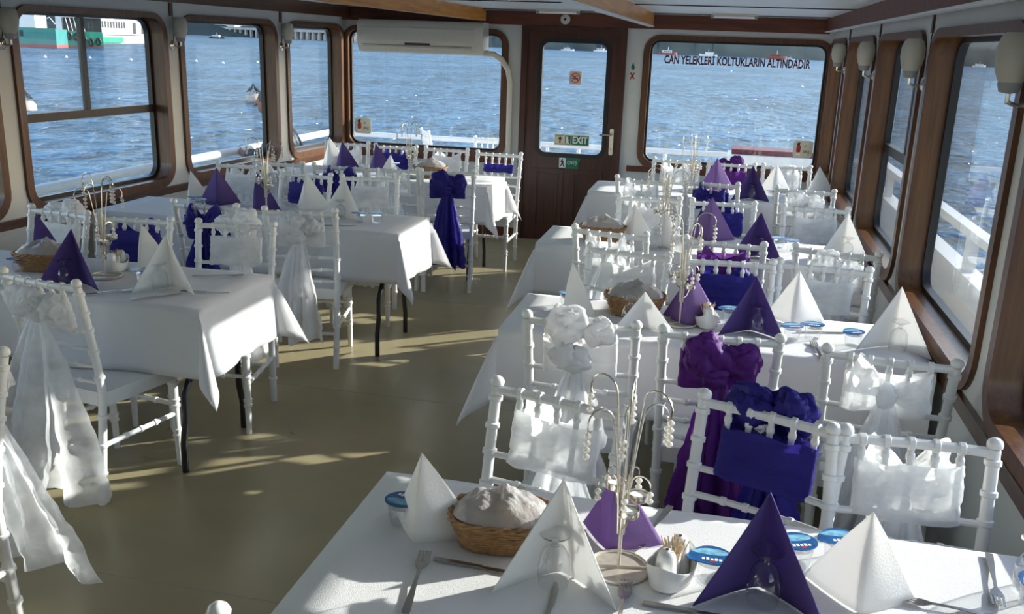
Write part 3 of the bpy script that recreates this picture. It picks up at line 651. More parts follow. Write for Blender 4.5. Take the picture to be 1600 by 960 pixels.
def fork_at(x,y,rz,label):
    if FK: o=FK[0].copy(); COL.objects.link(o)
    else:
        def zc(y_): return .003+.010*max(0,(y_-.06)/.05)*(1-max(0,(y_-.06)/.05)*.7)+.004*math.exp(-((y_-.02)/.03)**2)
        m=MB()
        out=[(-.006,-.10),(-.0068,-.09),(-.0055,-.05),(-.003,.0),(-.0028,.035),(-.009,.05),(-.0115,.062)]
        for i in range(len(out)-1):
            (a,y0),(b,y1)=out[i],out[i+1]
            m.add([(a,y0,zc(y0)),(-a,y0,zc(y0)),(-b,y1,zc(y1)),(b,y1,zc(y1))]+[(a,y0,zc(y0)+.002),(-a,y0,zc(y0)+.002),(-b,y1,zc(y1)+.002),(b,y1,zc(y1)+.002)],[(0,3,2,1),(4,5,6,7),(0,4,7,3),(1,2,6,5)]+([(0,1,5,4)] if i==0 else []))
        for q in range(4):
            xc=-.0092+q*.00613; m.box(xc-.0019,xc+.0019,.060,.098,0,.002,fn=lambda X,Y,Z:(X*(1 if Y<.08 else .92),Y,Z+zc(Y)))
        o=m.build('fork','steel',None,False); FK.append(o); o.scale=(1.25,1.12,1)
    o.location=(x,y,TT); o.rotation_euler=(0,0,R(rz)); tag(o,label,'fork','forks on the tables'); return o
def knife_at(x,y,rz,label):
    if KN: o=copy_tree(KN[0])
    else:
        o=empty('table_knife'); KN.append(o)
        MB().prism([(-.005,-.105),(.005,-.105),(.0065,-.09),(.0045,.0),(-.0045,.0),(-.0065,-.09)],.001,.0055).build('handle','steel',o,False)
        MB().prism([(-.0045,0),(.0045,0),(.008,.02),(.0085,.075),(.003,.098),(-.0045,.10)],.0022,.0036).build('blade','steel',o,False)
        tag(o,'','knife','knives on the tables')
    o.location=(x,y,TT); o.rotation_euler=(0,0,R(rz)); o['label']=label; return o
# ---------------------------------------------------------------- bread baskets
BK=[]
def basket_at(x,y,rz,label,s=1):
    if BK: o=copy_tree(BK[0])
    else:
        o=empty('bread_basket'); BK.append(o)
        def sc(z): return 1+.32*z/.07
        def outl(n,k,ph=0,amp=.0):
            L=[]
            for i in range(n):
                a=2*PI*i/n; c_,s_=math.cos(a),math.sin(a); q=(abs(c_)**3.2+abs(s_)**3.2)**(-1/3.2)
                w=1+amp*math.sin(14*a+ph); L.append((c_*q*.082*k*w,s_*q*.060*k*w))
            return L
        MB().grid(48,6,lambda u,v:(*outl(48,sc(v*.064)*.985)[round(u*48)%48],v*.064+.002),True).build('liner','wicker',o)
        MB().prism(outl(40,.96),.001,.006).build('base','wicker',o,False)
        for i in range(10):
            z=.006+i*.0064; MB().tube([(*p,z) for p in outl(84,sc(z),PI*(i%2),.022)],.0036,6,closed=True).build('weave_strand','wicker',o)
        for q in (0,1):
            L=outl(96,sc(.07)*1.01); MB().tube([(px_*(1+.03*math.cos(i*PI/4+q*PI)),py_*(1+.03*math.cos(i*PI/4+q*PI)),.070+.004*math.sin(i*PI/4+q*PI)) for i,(px_,py_) in enumerate(L)],.0042,6,closed=True).build('rim_braid','wicker',o)
        for (bx,by_,a,k) in ((-.045,.012,.2,1),(.0,-.012,-.3,1.05),(.048,.010,.5,.95)):
            ca,sa=math.cos(a),math.sin(a)
            MB().lathe([(0,-.05),(.018,-.044),(.027,-.02),(.028,.02),(.018,.044),(0,.05)],12,fn=lambda X,Y,Z:(bx+(Z*sa+X*ca)*k,by_+(Z*ca-X*sa)*k*.9,.06+Y*.95)).build('bread_roll','bread',o)
        def wrap(u,v):
            a=2*PI*u; c_,s_=math.cos(a),math.sin(a); q=(abs(c_)**2.6+abs(s_)**2.6)**(-1/2.6); r=v**.8
            x_,y_=c_*q*.104*r,s_*q*.077*r; z=.072+.044*(1-r**2.6)+(.022*noise.noise(Vector((x_*24,y_*24,3)))+.012*abs(noise.noise(Vector((x_*60,y_*60,7)))))*(1-r*.6)
            return (x_,y_,max(z,.066))
        MB().grid(56,20,wrap,True).build('plastic_cover','plastic_wrap',o,sharp=180)
        tag(o,'','bread basket','wicker bread baskets wrapped in plastic')
    o.location=(x,y,TT); o.rotation_euler=(0,0,R(rz)); o.scale=(s,s,s); o['label']=label; return o
# ---------------------------------------------------------------- candelabra
def crystal_strand(e,p,n,fine,g=.016):
    p=Vector(p); w=MB().tube([p,p+Vector((0,0,-g*n-.004))],.0009,5).build('strand_wire','silver',e)
    mb=MB()
    for i in range(n):
        z=p.z-.008-g*(i+.5); pr=[(0,-.0082),(.0062,-.0044),(.0082,0),(.0062,.0044),(0,.0082)]
        if fine: MB().lathe(pr,8,at=(p.x,p.y,z)).build('crystal_bead','crystal',w,False)
        else: mb.lathe(pr,7,at=(p.x,p.y,z))
    if not fine: mb.build('crystal_beads','crystal',w,False)
def make_candelabra(fine):
    o=empty('crystal_candelabra'); rb=.068
    MB().tube([(rb*math.cos(a*PI/16),rb*math.sin(a*PI/16),.005) for a in range(32)],.0045,8,closed=True).build('base_ring','cream_metal',o)
    MB().tube([(-rb,0,.005),(rb,0,.005)],.004,6).build('base_bar','cream_metal',o)
    MB().lathe([(0,0),(rb*.99,0),(rb*.99,.002),(0,.002)],28,at=(0,0,.0015)).build('base_plate','cream_metal',o)
    MB().tube([(0,0,.004),(0,0,.30)],.0042,8).build('pole','cream_metal',o)
    for k in range(6):   # tall crook arms
        a=k*PI/3+.35; H=.37+.055*((k*7)%3)/2; Rr=.062+.022*((k*5)%3)/2; P=[]
        for i in range(9): 
            t=i/8; P.append((.008+.026*t**1.6,.09+ (H-.10)*t))
        for i in range(1,9):
            b=PI*i/8*1.08; P.append((.034+Rr*.5*(1-math.cos(b)),H-.01+.036*math.sin(b)))
        P.append((P[-1][0]-.006,P[-1][1]-.008)); P.append((P[-1][0]-.004,P[-1][1]+.004))
        m=MB().tube([(r*math.cos(a),r*math.sin(a),z) for r,z in P],.0021,6).build('arm','silver',o)
        r,z=P[-3]; crystal_strand(o,(r*math.cos(a),r*math.sin(a),z),3+(k%2),fine)
    for k in range(5):   # low short hooks
        a=k*2*PI/5+.9; P=[(.006,.13),(.012,.19),(.016,.215)]
        for i in range(1,8):
            b=PI*i/7; P.append((.016+.022*(1-math.cos(b)),.215+.024*math.sin(b)))
        MB().tube([(r*math.cos(a),r*math.sin(a),z) for r,z in P],.0018,6).build('hook','silver',o)
        r,z=P[-1]; crystal_strand(o,(r*math.cos(a),r*math.sin(a),z),2,fine)
    for (a,r,z) in ((-1.2,.032,.150),(2.0,.036,.185),(.5,.040,.165)):  # candle cups
        c_=(r*math.cos(a),r*math.sin(a)); 
        MB().tube([(0,0,z-.05),(c_[0]*.7,c_[1]*.7,z-.03),(c_[0],c_[1],z-.005)],.0022,6).build('cup_arm','silver',o)
        q=MB().lathe([(0,0),(.021,0),(.0235,.003),(.0235,.018),(.0215,.018),(.0205,.006),(0,.005)],18,at=(c_[0],c_[1],z)).build('candle_cup','silver',o,sharp=40)
        MB().lathe([(0,.005),(.0195,.005),(.0195,.013),(0,.013)],14,at=(c_[0],c_[1],z)).build('tealight','ink_white',q,sharp=40)
    return tag(o,'','candelabra','crystal candelabra centrepieces')
CD=make_candelabra(True); CD2=make_candelabra(False)
def cand_at(src,x,y,rz,label,s=1): place(src,(x,y,TT),R(rz),label); src.scale=(s,s,s)
cand_at(CD,-.131,1.735,10,'crystal candelabra on the nearest right-hand table',.92)
cl_=[('T2',-.101,3.60,40),('T3',-.27,5.10,80),('T4',-.20,7.20,10),('L1',-2.60,3.49,20),('L2',-2.70,5.20,60),('L3',-2.40,7.02,0)]
for i,(k,x,y,rz) in enumerate(cl_):
    o=CD2 if i==0 else copy_tree(CD2); cand_at(o,x,y,rz,'crystal candelabra on the %s'%TBL[k])
# ---------------------------------------------------------------- cruet sets
CR=None
def cruet_at(x,y,rz,tb):
    global CR
    loc=(x,y,TT)
    if CR is None:
        t_=empty('cruet_tray')
        def tr(X,Y,Z): return (X*1.0,Y*1.55,Z)
        MB().lathe([(0,.0),(.028,.0),(.034,.006),(.038,.022),(.040,.034),(.037,.034),(.034,.022),(.030,.008),(0,.006)],24,fn=lambda X,Y,Z:(X,Y*1.45,Z+(.022*(abs(Y)/.04)**2 if Z>.02 else 0))).build('tray','porcelain',t_,sharp=50)
        s1=empty('salt_shaker'); MB().lathe([(0,0),(.0195,0),(.0205,.004),(.0165,.045),(.015,.056),(.011,.063),(0,.066)],18).build('body','porcelain',s1,sharp=60)
        MB().lathe([(0,.0655),(.003,.0655),(.003,.0668),(0,.0668)],6).build('holes','dark_gap',s1)
        s2=copy_tree(s1); s2.name='pepper_shaker'
        h=empty('toothpick_holder'); MB().lathe([(0,0),(.0125,0),(.014,.05),(.0125,.05),(.011,.004),(0,.004)],14).build('cup','porcelain',h,sharp=50)
        rn=random.Random(4)
        for i in range(16):
            a=rn.random()*6.28; r=.008*rn.random(); q=.018*rn.random()+.004
            MB().tube([(r*math.cos(a),r*math.sin(a),.006),(q*math.cos(a)*1.2,q*math.sin(a)*1.2,.066+.006*rn.random())],.0011,5).build('toothpick','toothpick',h)
        CR=(t_,s1,s2,h); L=CR
    else: L=[copy_tree(q) for q in CR]
    c_,s_=math.cos(R(rz)),math.sin(R(rz))
    for o,(dx,dy,dz),nm,cat in zip(L,((0,0,0),(0,-.026,.0085),(.0,.030,.0085),(.0,.003,.0085)),('white porcelain cruet tray','white porcelain salt shaker in the tray','white porcelain pepper shaker in the tray','toothpick holder in the cruet tray'),('tray','shaker','shaker','toothpicks')):
        dx*=1.2;dy*=1.2;dz*=1.2;o.scale=(1.2,1.2,1.2); place(o,(x+dx*c_-dy*s_,y+dx*s_+dy*c_,TT+dz),R(rz),'%s, %s'%(nm,TBL[tb])); o['category']=cat; o['group']='porcelain cruet sets'
cruet_at(-.022,1.715,-20,'T1'); cruet_at(.005,3.60,10,'T2'); cruet_at(-2.62,3.60,0,'L1')
# ---------------------------------------------------------------- settings, table by table
n1,n2='nearest right-hand table','second right-hand table'
napkin(-.572,1.718,192-25,'napkin_white','white standing napkin beside the basket on the %s'%n1,.93)
napkin(-.245,1.690,2,'napkin_white','tall white napkin with glass before it, %s'%n1,1.05)
napkin(-.160,1.80,165,'napkin_violet_sunlit','sunlit-tinted violet napkin behind the candelabra on the %s'%n1,.82,1.0)
napkin(.155,1.745,-2,'napkin_violet','dark violet napkin with glass before it, %s'%n1,1.06)
napkin(.345,1.705,172,'napkin_white','white napkin right of the violet one on the %s'%n1,.95)
napkin(.70,1.69,5,'napkin_white','white napkin at the right corner of the %s'%n1,1.0)
glass_at(-.252,1.640,'upturned glass before the white napkin, %s'%n1); glass_at(.160,1.690,'upturned glass before the violet napkin, %s'%n1); 
glass_at(-.16,1.885,'upturned glass behind the sunlit-tinted violet napkin, %s'%n1); glass_at(.70,1.885,'upturned glass near the wall on the %s'%n1)
cup_at(-.628,1.795,170,'water cup beside the aisle corner of the %s'%n1); cup_at(.058,1.745,0,'water cup beside the cruet set on the %s'%n1)
cup_at(.235,1.855,20,'water cup behind the violet napkin on the %s'%n1); cup_at(.325,1.90,10,'water cup behind the white napkin, right, %s'%n1); cup_at(.695,1.83,50,'water cup at the right end of the %s'%n1)
basket_at(-.395,1.775,8,'bread basket wrapped in plastic on the %s'%n1)
fork_at(-.520,1.570,8,'fork in front of the basket, aisle end, %s'%n1); fork_at(-.108,1.575,0,'fork in front of the candelabra on the %s'%n1)
fork_at(.638,1.905,171,'fork at the right end pointing to the viewer, %s'%n1); fork_at(.53,1.765,86,'fork lying sideways right of the white napkin, %s'%n1)
fork_at(-.44,1.93,160,'fork behind the bread basket on the %s'%n1); fork_at(-.07,1.93,165,'fork behind the sunlit-tinted violet napkin on the %s'%n1)
knife_at(-.405,1.657,-92,'knife along the front of the bread basket, %s'%n1); knife_at(-.243,1.545,2,'knife in front of the tall white napkin, %s'%n1); knife_at(.035,1.618,-91,'knife lying below the cruet set on the %s'%n1)
# T2
napkin(-.565,3.57,118,'napkin_white','white napkin behind the satin sash bow, %s'%n2,1.0)
napkin(-.24,3.49,10,'napkin_white','flopped white napkin before the basket, %s'%n2,.7,1.5)
napkin(-.075,3.58,170,'napkin_violet_sunlit','sunlit-tinted violet napkin behind the candelabra on the %s'%n2,1.0)
napkin(.175,3.60,0,'napkin_violet','dark violet napkin with glass before it, %s'%n2,1.05)
napkin(.345,3.73,175,'napkin_white','white napkin behind the violet one, %s'%n2,1.0)
napkin(.695,3.57,-8,'napkin_white','white napkin by the wall on the %s'%n2,1.1)
glass_at(.195,3.545,'upturned glass before the violet napkin, %s'%n2); glass_at(-.29,3.50,'upturned glass before the bread basket, %s'%n2); glass_at(.70,3.51,'upturned glass by the wall on the %s'%n2)
cup_at(-.57,3.71,160,'water cup behind the aisle napkin, %s'%n2); cup_at(.325,3.53,20,'first water cup right of the violet napkin, %s'%n2); cup_at(.405,3.575,0,'second water cup right of the violet napkin, %s'%n2); cup_at(.545,3.525,30,'water cup beside the wall napkin, %s'%n2); cup_at(.095,3.70,0,'water cup behind the cruet set, %s'%n2)
basket_at(-.29,3.69,5,'bread basket on the %s'%n2,1.1)
fork_at(.41,3.40,5,'fork before the water cups on the %s'%n2); knife_at(.45,3.66,-75,'knife behind the water cups on the %s'%n2)
# T3, T4
n3,n4=TBL['T3'],TBL['T4']
napkin(-.445,5.11,175,'napkin_white','white napkin right of the basket on the %s'%n3,1.0); napkin(-.27,5.05,5,'napkin_white','white napkin by the candelabra on the %s'%n3,1.05)
napkin(-.03,5.32,172,'napkin_violet_sunlit','sunlit-tinted violet napkin on the %s'%n3,1.15); napkin(.235,5.02,-4,'napkin_violet','dark violet napkin on the %s'%n3,1.12); napkin(.69,5.20,-5,'napkin_white','white napkin by the wall on the %s'%n3,1.1)
glass_at(.25,4.96,'upturned glass before the violet napkin, %s'%n3); glass_at(.70,5.13,'upturned glass before the wall napkin, %s'%n3); glass_at(-.30,4.98,'upturned glass by the candelabra, %s'%n3)
cup_at(.43,5.25,0,'water cup between the napkins on the %s'%n3); cup_at(.36,5.30,20,'water cup behind the violet napkin on the %s'%n3)
basket_at(-.61,5.12,0,'bread basket on the %s'%n3,1.15)
napkin(-.03,7.36,172,'napkin_violet_sunlit','sunlit-tinted violet napkin on the %s'%n4,1.15); napkin(.235,7.06,0,'napkin_violet','dark violet napkin on the %s'%n4,1.15); napkin(.415,7.28,175,'napkin_white','white napkin beside the violet one, %s'%n4,1.1); napkin(.72,7.38,150,'napkin_white','white napkin by the wall on the %s'%n4,1.05)
glass_at(.245,7.0,'upturned glass before the violet napkin, %s'%n4); cup_at(.40,7.15,0,'water cup on the %s'%n4); cup_at(.48,7.10,0,'water cup nearer the wall on the %s'%n4)
# L1, L2, L3
m1,m2,m3=TBL['L1'],TBL['L2'],TBL['L3']
napkin(-3.10,3.66,150,'napkin_violet','dark violet napkin behind the basket on the %s'%m1,1.0); napkin(-2.63,3.36,12,'napkin_violet','dark violet napkin with glass, %s'%m1,1.12)
napkin(-2.52,3.62,165,'napkin_white','white napkin behind the water cup, %s'%m1,1.0); napkin(-2.235,3.43,14,'napkin_white','white napkin nearest the aisle on the %s'%m1,1.1); napkin(-3.02,3.30,15,'napkin_white','white napkin at the left edge on the %s'%m1,1.05)
glass_at(-2.655,3.30,'upturned glass before the violet napkin, %s'%m1); glass_at(-2.25,3.37,'upturned glass before the white napkin, %s'%m1); cup_at(-2.39,3.46,10,'water cup between the white napkins, %s'%m1)
cup_at(-3.0,3.45,0,'water cup at the left edge on the %s'%m1)
basket_at(-2.93,3.52,8,'bread basket on the %s'%m1,1.1); fork_at(-2.15,3.66,-70,'fork at the aisle end of the %s'%m1); fork_at(-2.42,3.26,-50,'fork before the violet napkin, %s'%m1); knife_at(-2.20,3.27,-40,'knife before the aisle napkin on the %s'%m1); knife_at(-2.06,3.40,-80,'knife at the aisle end of the %s'%m1)
napkin(-3.28,5.28,165,'napkin_white','white napkin by the port window on the %s'%m2,.95); napkin(-3.07,5.26,200,'napkin_violet','left dark violet napkin on the %s'%m2,1.1); napkin(-2.80,5.22,150,'napkin_violet','right dark violet napkin on the %s'%m2,1.1)
napkin(-2.50,5.30,170,'napkin_white','white napkin behind the satin sash, %s'%m2,1.1); napkin(-2.18,5.21,8,'napkin_white','white napkin nearest the aisle on the %s'%m2,1.15); 
glass_at(-2.19,5.14,'upturned glass before the aisle napkin, %s'%m2); cup_at(-3.19,5.22,0,'left water cup by the port window, %s'%m2); cup_at(-3.12,5.15,0,'right water cup by the port window, %s'%m2); cup_at(-2.045,5.10,0,'left water cup at the aisle end, %s'%m2); cup_at(-1.955,5.13,0,'right water cup at the aisle end, %s'%m2); knife_at(-2.12,4.95,-70,'knife at the aisle end of the %s'%m2)
napkin(-3.19,7.24,170,'napkin_white','white napkin at the far left on the %s'%m3,1.15); napkin(-3.06,7.20,170,'napkin_violet','violet napkin beside the white one, %s'%m3,1.05); napkin(-2.76,7.18,165,'napkin_violet','violet napkin left of the candelabra, %s'%m3,1.05); napkin(-2.58,7.10,10,'napkin_white','low white napkin left of the candelabra, %s'%m3,.75)
basket_at(-2.25,7.10,0,'bread basket on the %s'%m3,1.2); glass_at(-2.48,6.93,'upturned glass by the candelabra, %s'%m3)
# ---------------------------------------------------------------- outside decks, rails
struct(MB().box(-4.75,1.62,YN-2,11.0,-.10,-.062).build('deck','deck_paint',None,False),'grey painted side and stern deck outside')
def pipe_rail(name,pts,z,posts,label,mid=(),r=.028,zb=-.06):
    e=tag(empty(name),label,'railing'); MB().tube([(x,y,z) for x,y in pts],r,10).build('top_rail','rail_paint',e)
    for zz in mid: MB().tube([(x,y,zz) for x,y in pts],r*.6,8).build('middle_rail','rail_paint',e)
    for (x,y) in posts: MB().tube([(x,y,zb),(x,y,z)],r*.7,8).build('post','rail_paint',e)
pipe_rail('deck_railing',[(-4.55,YN-2),(-4.5,6),(-4.45,10.3)],.73,[(-4.54,1),(-4.52,2.9),(-4.51,4.0),(-4.49,7.0),(-4.46,9.4)],'white pipe railing along the port side deck',r=.038)
pipe_rail('deck_railing',[(-4.45,10.3),(-1.95,10.3)],.72,[(-4.3,10.3),(-3.3,10.3),(-2.3,10.3)],'white pipe railing on the stern deck, left half',mid=(.60,))
pipe_rail('deck_railing',[(-1.95,10.3),(1.5,10.3)],.72,[(-1.9,10.3),(-1.55,10.3),(-1.2,10.3),(-.6,10.3),(.4,10.3),(1.45,10.3)],'white pipe railing on the stern deck, right half')
e=tag(empty('bulwark'),'white bulwark with flat top rail along the starboard deck','bulwark')
MB().box(1.50,1.55,YN-2,10.3,-.06,.53).build('panel','rail_paint',e,False); MB().box(1.46,1.58,YN-2,10.3,.53,.565).build('cap','rail_paint',e,False)
MB().box(1.475,1.555,YN-2,10.3,.775,.825).build('top_rail','rail_paint',e,False)
for y in (2.2,4.0,5.95,7.65,9.0,10.0): MB().box(1.49,1.545,y-.05,y+.05,.565,.775).build('post','rail_paint',e,False)
# bench box and chairs outside on the stern deck
e=tag(empty('deck_bench'),'white bench box with dark red top on the stern deck','bench')
MB().box(.06,1.0,9.55,10.0,.63,.80).build('seat_box','rail_paint',e,False); MB().box(.10,.98,9.64,10.02,.80,.85).build('cushion','maroon_cushion',e,False)
for x in (.14,.92):
    for y in (9.6,9.95): MB().box(x-.025,x+.025,y-.025,y+.025,-.06,.63).build('leg','wood_dark',e,False)
e=tag(empty('deck_table'),'small red-topped deck table outside the stern door','table')
MB().box(-1.30,-.75,9.5,9.95,.62,.66).build('table_top','maroon_cushion',e,False)
for x in (-1.26,-.79):
    for y in (9.54,9.9): MB().box(x-.02,x+.02,y-.02,y+.02,-.06,.62).build('leg','rail_paint',e,False)
for i,(x,y,a,lab) in enumerate(((-2.42,9.75,20,'white ballroom chair outside behind the left stern window, right one'),(-2.95,9.95,-60,'white ballroom chair outside behind the left stern window, left one'))):
    o=copy_tree(ch0); place(o,(x,y,-.06),R(a),lab); o['group']='chairs outside on the stern deck'
e=tag(empty('side_bench'),'wooden slatted bench on the port side deck outside','bench')
for k in range(4): MB().box(-4.30+k*.085,-4.225+k*.085,7.6,9.5,.42,.445).build('slat','wood_beam',e,False)
for y in (7.7,9.3): MB().box(-4.28,-3.98,y-.03,y+.03,-.06,.42).build('support','rail_paint',e,False)
# ---------------------------------------------------------------- person on the side deck
def person():
    me=bpy.data.meshes.new('person_rig')
    J={'pel':((0,0,.50),.15),'wai':((.02,0,.66),.145),'che':((.10,0,.86),.155),'nb':((.17,0,.98),.085),'nk':((.215,0,1.04),.055),
       'sl':((.13,.17,.93),.075),'el':((.26,.22,.70),.052),'wl':((.44,.12,.66),.034),'hl':((.50,.09,.69),.034),
       'sr':((.13,-.17,.93),.075),'er':((.26,-.22,.70),.052),'wr':((.44,-.12,.66),.034),'hr':((.50,-.09,.69),.034),
       'kl':((.44,.12,.50),.085),'al':((.42,.13,.10),.05),'tl':((.56,.14,-.02),.04),'kr':((.44,-.12,.50),.085),'ar':((.42,-.13,.10),.05),'tr':((.56,-.14,-.02),.04),
       'hpl':((.04,.09,.48),.11),'hpr':((.04,-.09,.48),.11)}
    E=[('pel','wai'),('wai','che'),('che','nb'),('nb','nk'),('che','sl'),('sl','el'),('el','wl'),('wl','hl'),('che','sr'),('sr','er'),('er','wr'),('wr','hr'),('pel','hpl'),('hpl','kl'),('kl','al'),('al','tl'),('pel','hpr'),('hpr','kr'),('kr','ar'),('ar','tr')]
    J['hd']=((.262,0,1.135),.088); J['ht']=((.255,0,1.205),.070); J['ch']=((.318,0,1.062),.036); J['br']=((.335,0,1.165),.034); J['no']=((.378,0,1.118),.013)
    E+=[('nk','hd'),('hd','ht'),('hd','ch'),('hd','br'),('br','no')]
    for s_,h in ((1,'hl'),(-1,'hr')):
        J['ear'+h]=((.245,s_*.088,1.13),.016); E.append(('hd','ear'+h))
        for f in range(4):
            y_=s_*(.062+.018*f); J['f%d'%f+h]=((.548,y_,.708-.004*f),.0095); J['g%d'%f+h]=((.585-.006*abs(f-1),y_*.96,.700-.006*f),.0085); E+=[(h,'f%d'%f+h),('f%d'%f+h,'g%d'%f+h)]
        J['t'+h]=((.515,s_*.048,.725),.010); J['u'+h]=((.55,s_*.036,.735),.009); E+=[(h,'t'+h),('t'+h,'u'+h)]
    K=list(J); me.from_pydata([J[k][0] for k in K],[(K.index(a),K.index(b)) for a,b in E],[])
    p=bpy.data.objects.new('person',me); COL.objects.link(p); md=p.modifiers.new('s','SKIN')
    for i,k in enumerate(K): me.skin_vertices[0].data[i].radius=(J[k][1],J[k][1])
    me.skin_vertices[0].data[0].use_root=True
    p.modifiers.new('ss','SUBSURF').levels=2; hc=(.262,0,1.155)
    dg=bpy.context.evaluated_depsgraph_get(); dg.update(); fin=bpy.data.meshes.new_from_object(p.evaluated_get(dg)); p.modifiers.clear(); p.data=fin
    fin.materials.clear()
    for q in ('jacket','jacket_stripe','skin','trousers'): fin.materials.append(M[q])
    for f in fin.polygons:
        c=f.center; f.use_smooth=True
        if c.z>1.015 and c.x>.16: f.material_index=2
        elif c.x>.455 and c.z>.6: f.material_index=2
        elif c.z<.52 and not(c.x<.12 and c.z>.44): f.material_index=3
        elif .80<c.z<.835 and c.x<.25: f.material_index=1
    tag(p,'person in dark jacket sitting outside on the port deck, looking away','person')
    h=MB().grid(24,10,lambda u,v:(hc[0]-.016+.100*math.cos(2*PI*u)*math.sin(v*PI*.52),.084*math.sin(2*PI*u)*math.sin(v*PI*.52),hc[2]+.012+.118*math.cos(v*PI*.52)*(1)-.05*max(0,-math.cos(2*PI*u))*v),True).build('hair','hair',p,sharp=180)
    return p
pp=person(); place(pp,(-3.965,8.27,.03),R(180+14))
# ---------------------------------------------------------------- sea, shore, ships
def sz(x): return -1.2-.005*x
sea=MB().add([(-1600,-600,sz(-1600)),(1600,-600,sz(1600)),(1600,1400,sz(1600)),(-1600,1400,sz(-1600))],[(0,1,2,3)]).build('sea','sea_water',None,False)
tag(sea,'rippled blue sea water around the boat','water',kind='stuff')
def shore_line(x): return 470+12*math.sin(x*.011)+(-.10*(x+160) if x<-160 else 0)*-1
def hill(u,v):
    x=-900+1800*u; y=shore_line(x)+v*260; h=34*(v**.55)*(.75+.45*noise.noise(Vector((x*.006,v*2,1))))
    tree=3.2*abs(noise.noise(Vector((x*.12,v*30,2))))+2.2*abs(noise.noise(Vector((x*.3,v*60,5)))) if v>.001 else 0
    return (x,y,sz(x)-.5+h+tree+(1.5 if v>.001 else 0))
struct(MB().grid(420,14,hill).build('shore_hill','hill',None,sharp=180),'dark green wooded far shore')
def hull(mb,L,B,D,bow=.35,mi=0,fn=None):
    st=[]; n_=12
    for i in range(n_+1):
        t=i/n_; x=-L/2+L*t; b=B/2*(1 if t<1-bow else max(.02,math.cos((t-(1-bow))/bow*PI/2)**.7)); sh=D*(1+.25*max(0,(t-.6)/.4)**2)
        st.append([(x,-b,sh),(x,-b*.86,0),(x,b*.86,0),(x,b,sh)])
    vs=[p for s in st for p in s]; fs=[]
    for i in range(n_):
        for j in range(4): fs.append((i*4+j,i*4+(j+1)%4,(i+1)*4+(j+1)%4,(i+1)*4+j))
    fs+=[(0,3,2,1),(n_*4,n_*4+1,n_*4+2,n_*4+3)]; mb.add([fn(*p) if fn else p for p in vs],fs,mi); return mb
def boat(x,y,rz,L,hm,cm,label,cat='boat',red=False):
    e=tag(empty('moored_boat',(x,y,sz(x)-.2),R(rz)),label,cat,'boats moored off the far shore')
    L*=.5; hull(MB(),L,L*.28,L*.13).build('hull',hm,e,False); c=MB().box(-L*.30,L*.18,-L*.10,L*.10,L*.13,L*.24).build('cabin',cm,e,False)
    for i in range(4): MB().box(-L*.27+i*L*.11,-L*.20+i*L*.11,-L*.103,-L*.10,L*.165,L*.215).build('cabin_window','ship_dark',c,False)
    MB().box(-L*.33,L*.20,-L*.11,L*.11,L*.24,L*.25).build('roof',cm,e,False); MB().tube([(0,0,L*.25),(0,0,L*.42)],L*.008,6).build('mast','ship_white',e)
boat(-71,424,10,12,'ship_white','ship_white','white motor boat far off, seen through the door glass')
boat(-58,440,0,14,'ship_white','ship_white','white cabin boat at the right edge of the door glass')
boat(-27.6,438,20,17,'boat_orange','ship_white','brown and white boat, leftmost behind the right stern window')
boat(-9.8,440,180,16,'ship_white','ship_white','long white passenger boat behind the right stern window')
boat(20,442,15,18,'boat_orange','boat_orange','red boat above the lettering on the right stern window')
boat(25.5,436,0,8,'ship_white','ship_white','small white boat beside the red boat')
boat(106,452,30,13,'ship_white','ship_white','white boat seen through the starboard window')
boat(-182,318,5,11,'ship_dark','ship_white','small fishing boat in front of the pier')
# pier: deck slab on piles, sheds
e=tag(empty('pier'),'long concrete pier on piles behind the port windows','pier')
pa,pb=Vector((-345,500)),Vector((-165,425)); dv=(pb-pa); ln=dv.length; dv.normalize(); pn=Vector((-dv.y,dv.x))
def fp(u,v,w): q=pa+dv*u+pn*v; return (q.x,q.y,sz(q.x)+w)
MB().box(0,ln,0,9,3.6,4.8,fp).build('deck_slab','concrete',e,False)
for i in range(46): MB().box(i*4.2+1,i*4.2+2.1,.2,1.4,-1,3.6,fp).build('pile','concrete',e,False)
for i in range(46): MB().box(i*4.2+1,i*4.2+2.1,6.5,7.7,-1,3.6,fp).build('pile','ship_dark',e,False)
MB().box(0,ln,.3,.5,5.7,5.85,fp).build('handrail','ship_white',e,False)
for (u0,u1,h,m_,lb) in ((4,18,4.5,'ship_white','white shed at the left end of the pier'),(70,96,5.0,'house_wall','cream shed in the middle of the pier'),(170,186,7,'ship_white','white block at the right end of the pier')):
    e2=tag(empty('pier_shed'),lb,'shed'); MB().box(u0,u1,2,8,4.8,4.8+h,fp).build('walls',m_,e2,False); MB().box(u0-.5,u1+.5,1.6,8.4,4.8+h,5.2+h,fp).build('roof','concrete',e2,False)
    for q in range(int((u1-u0)//5)): MB().box(u0+1.5+q*5,u0+4+q*5,1.9,2,6,7.8,fp).build('window','ship_dark',e2,False)
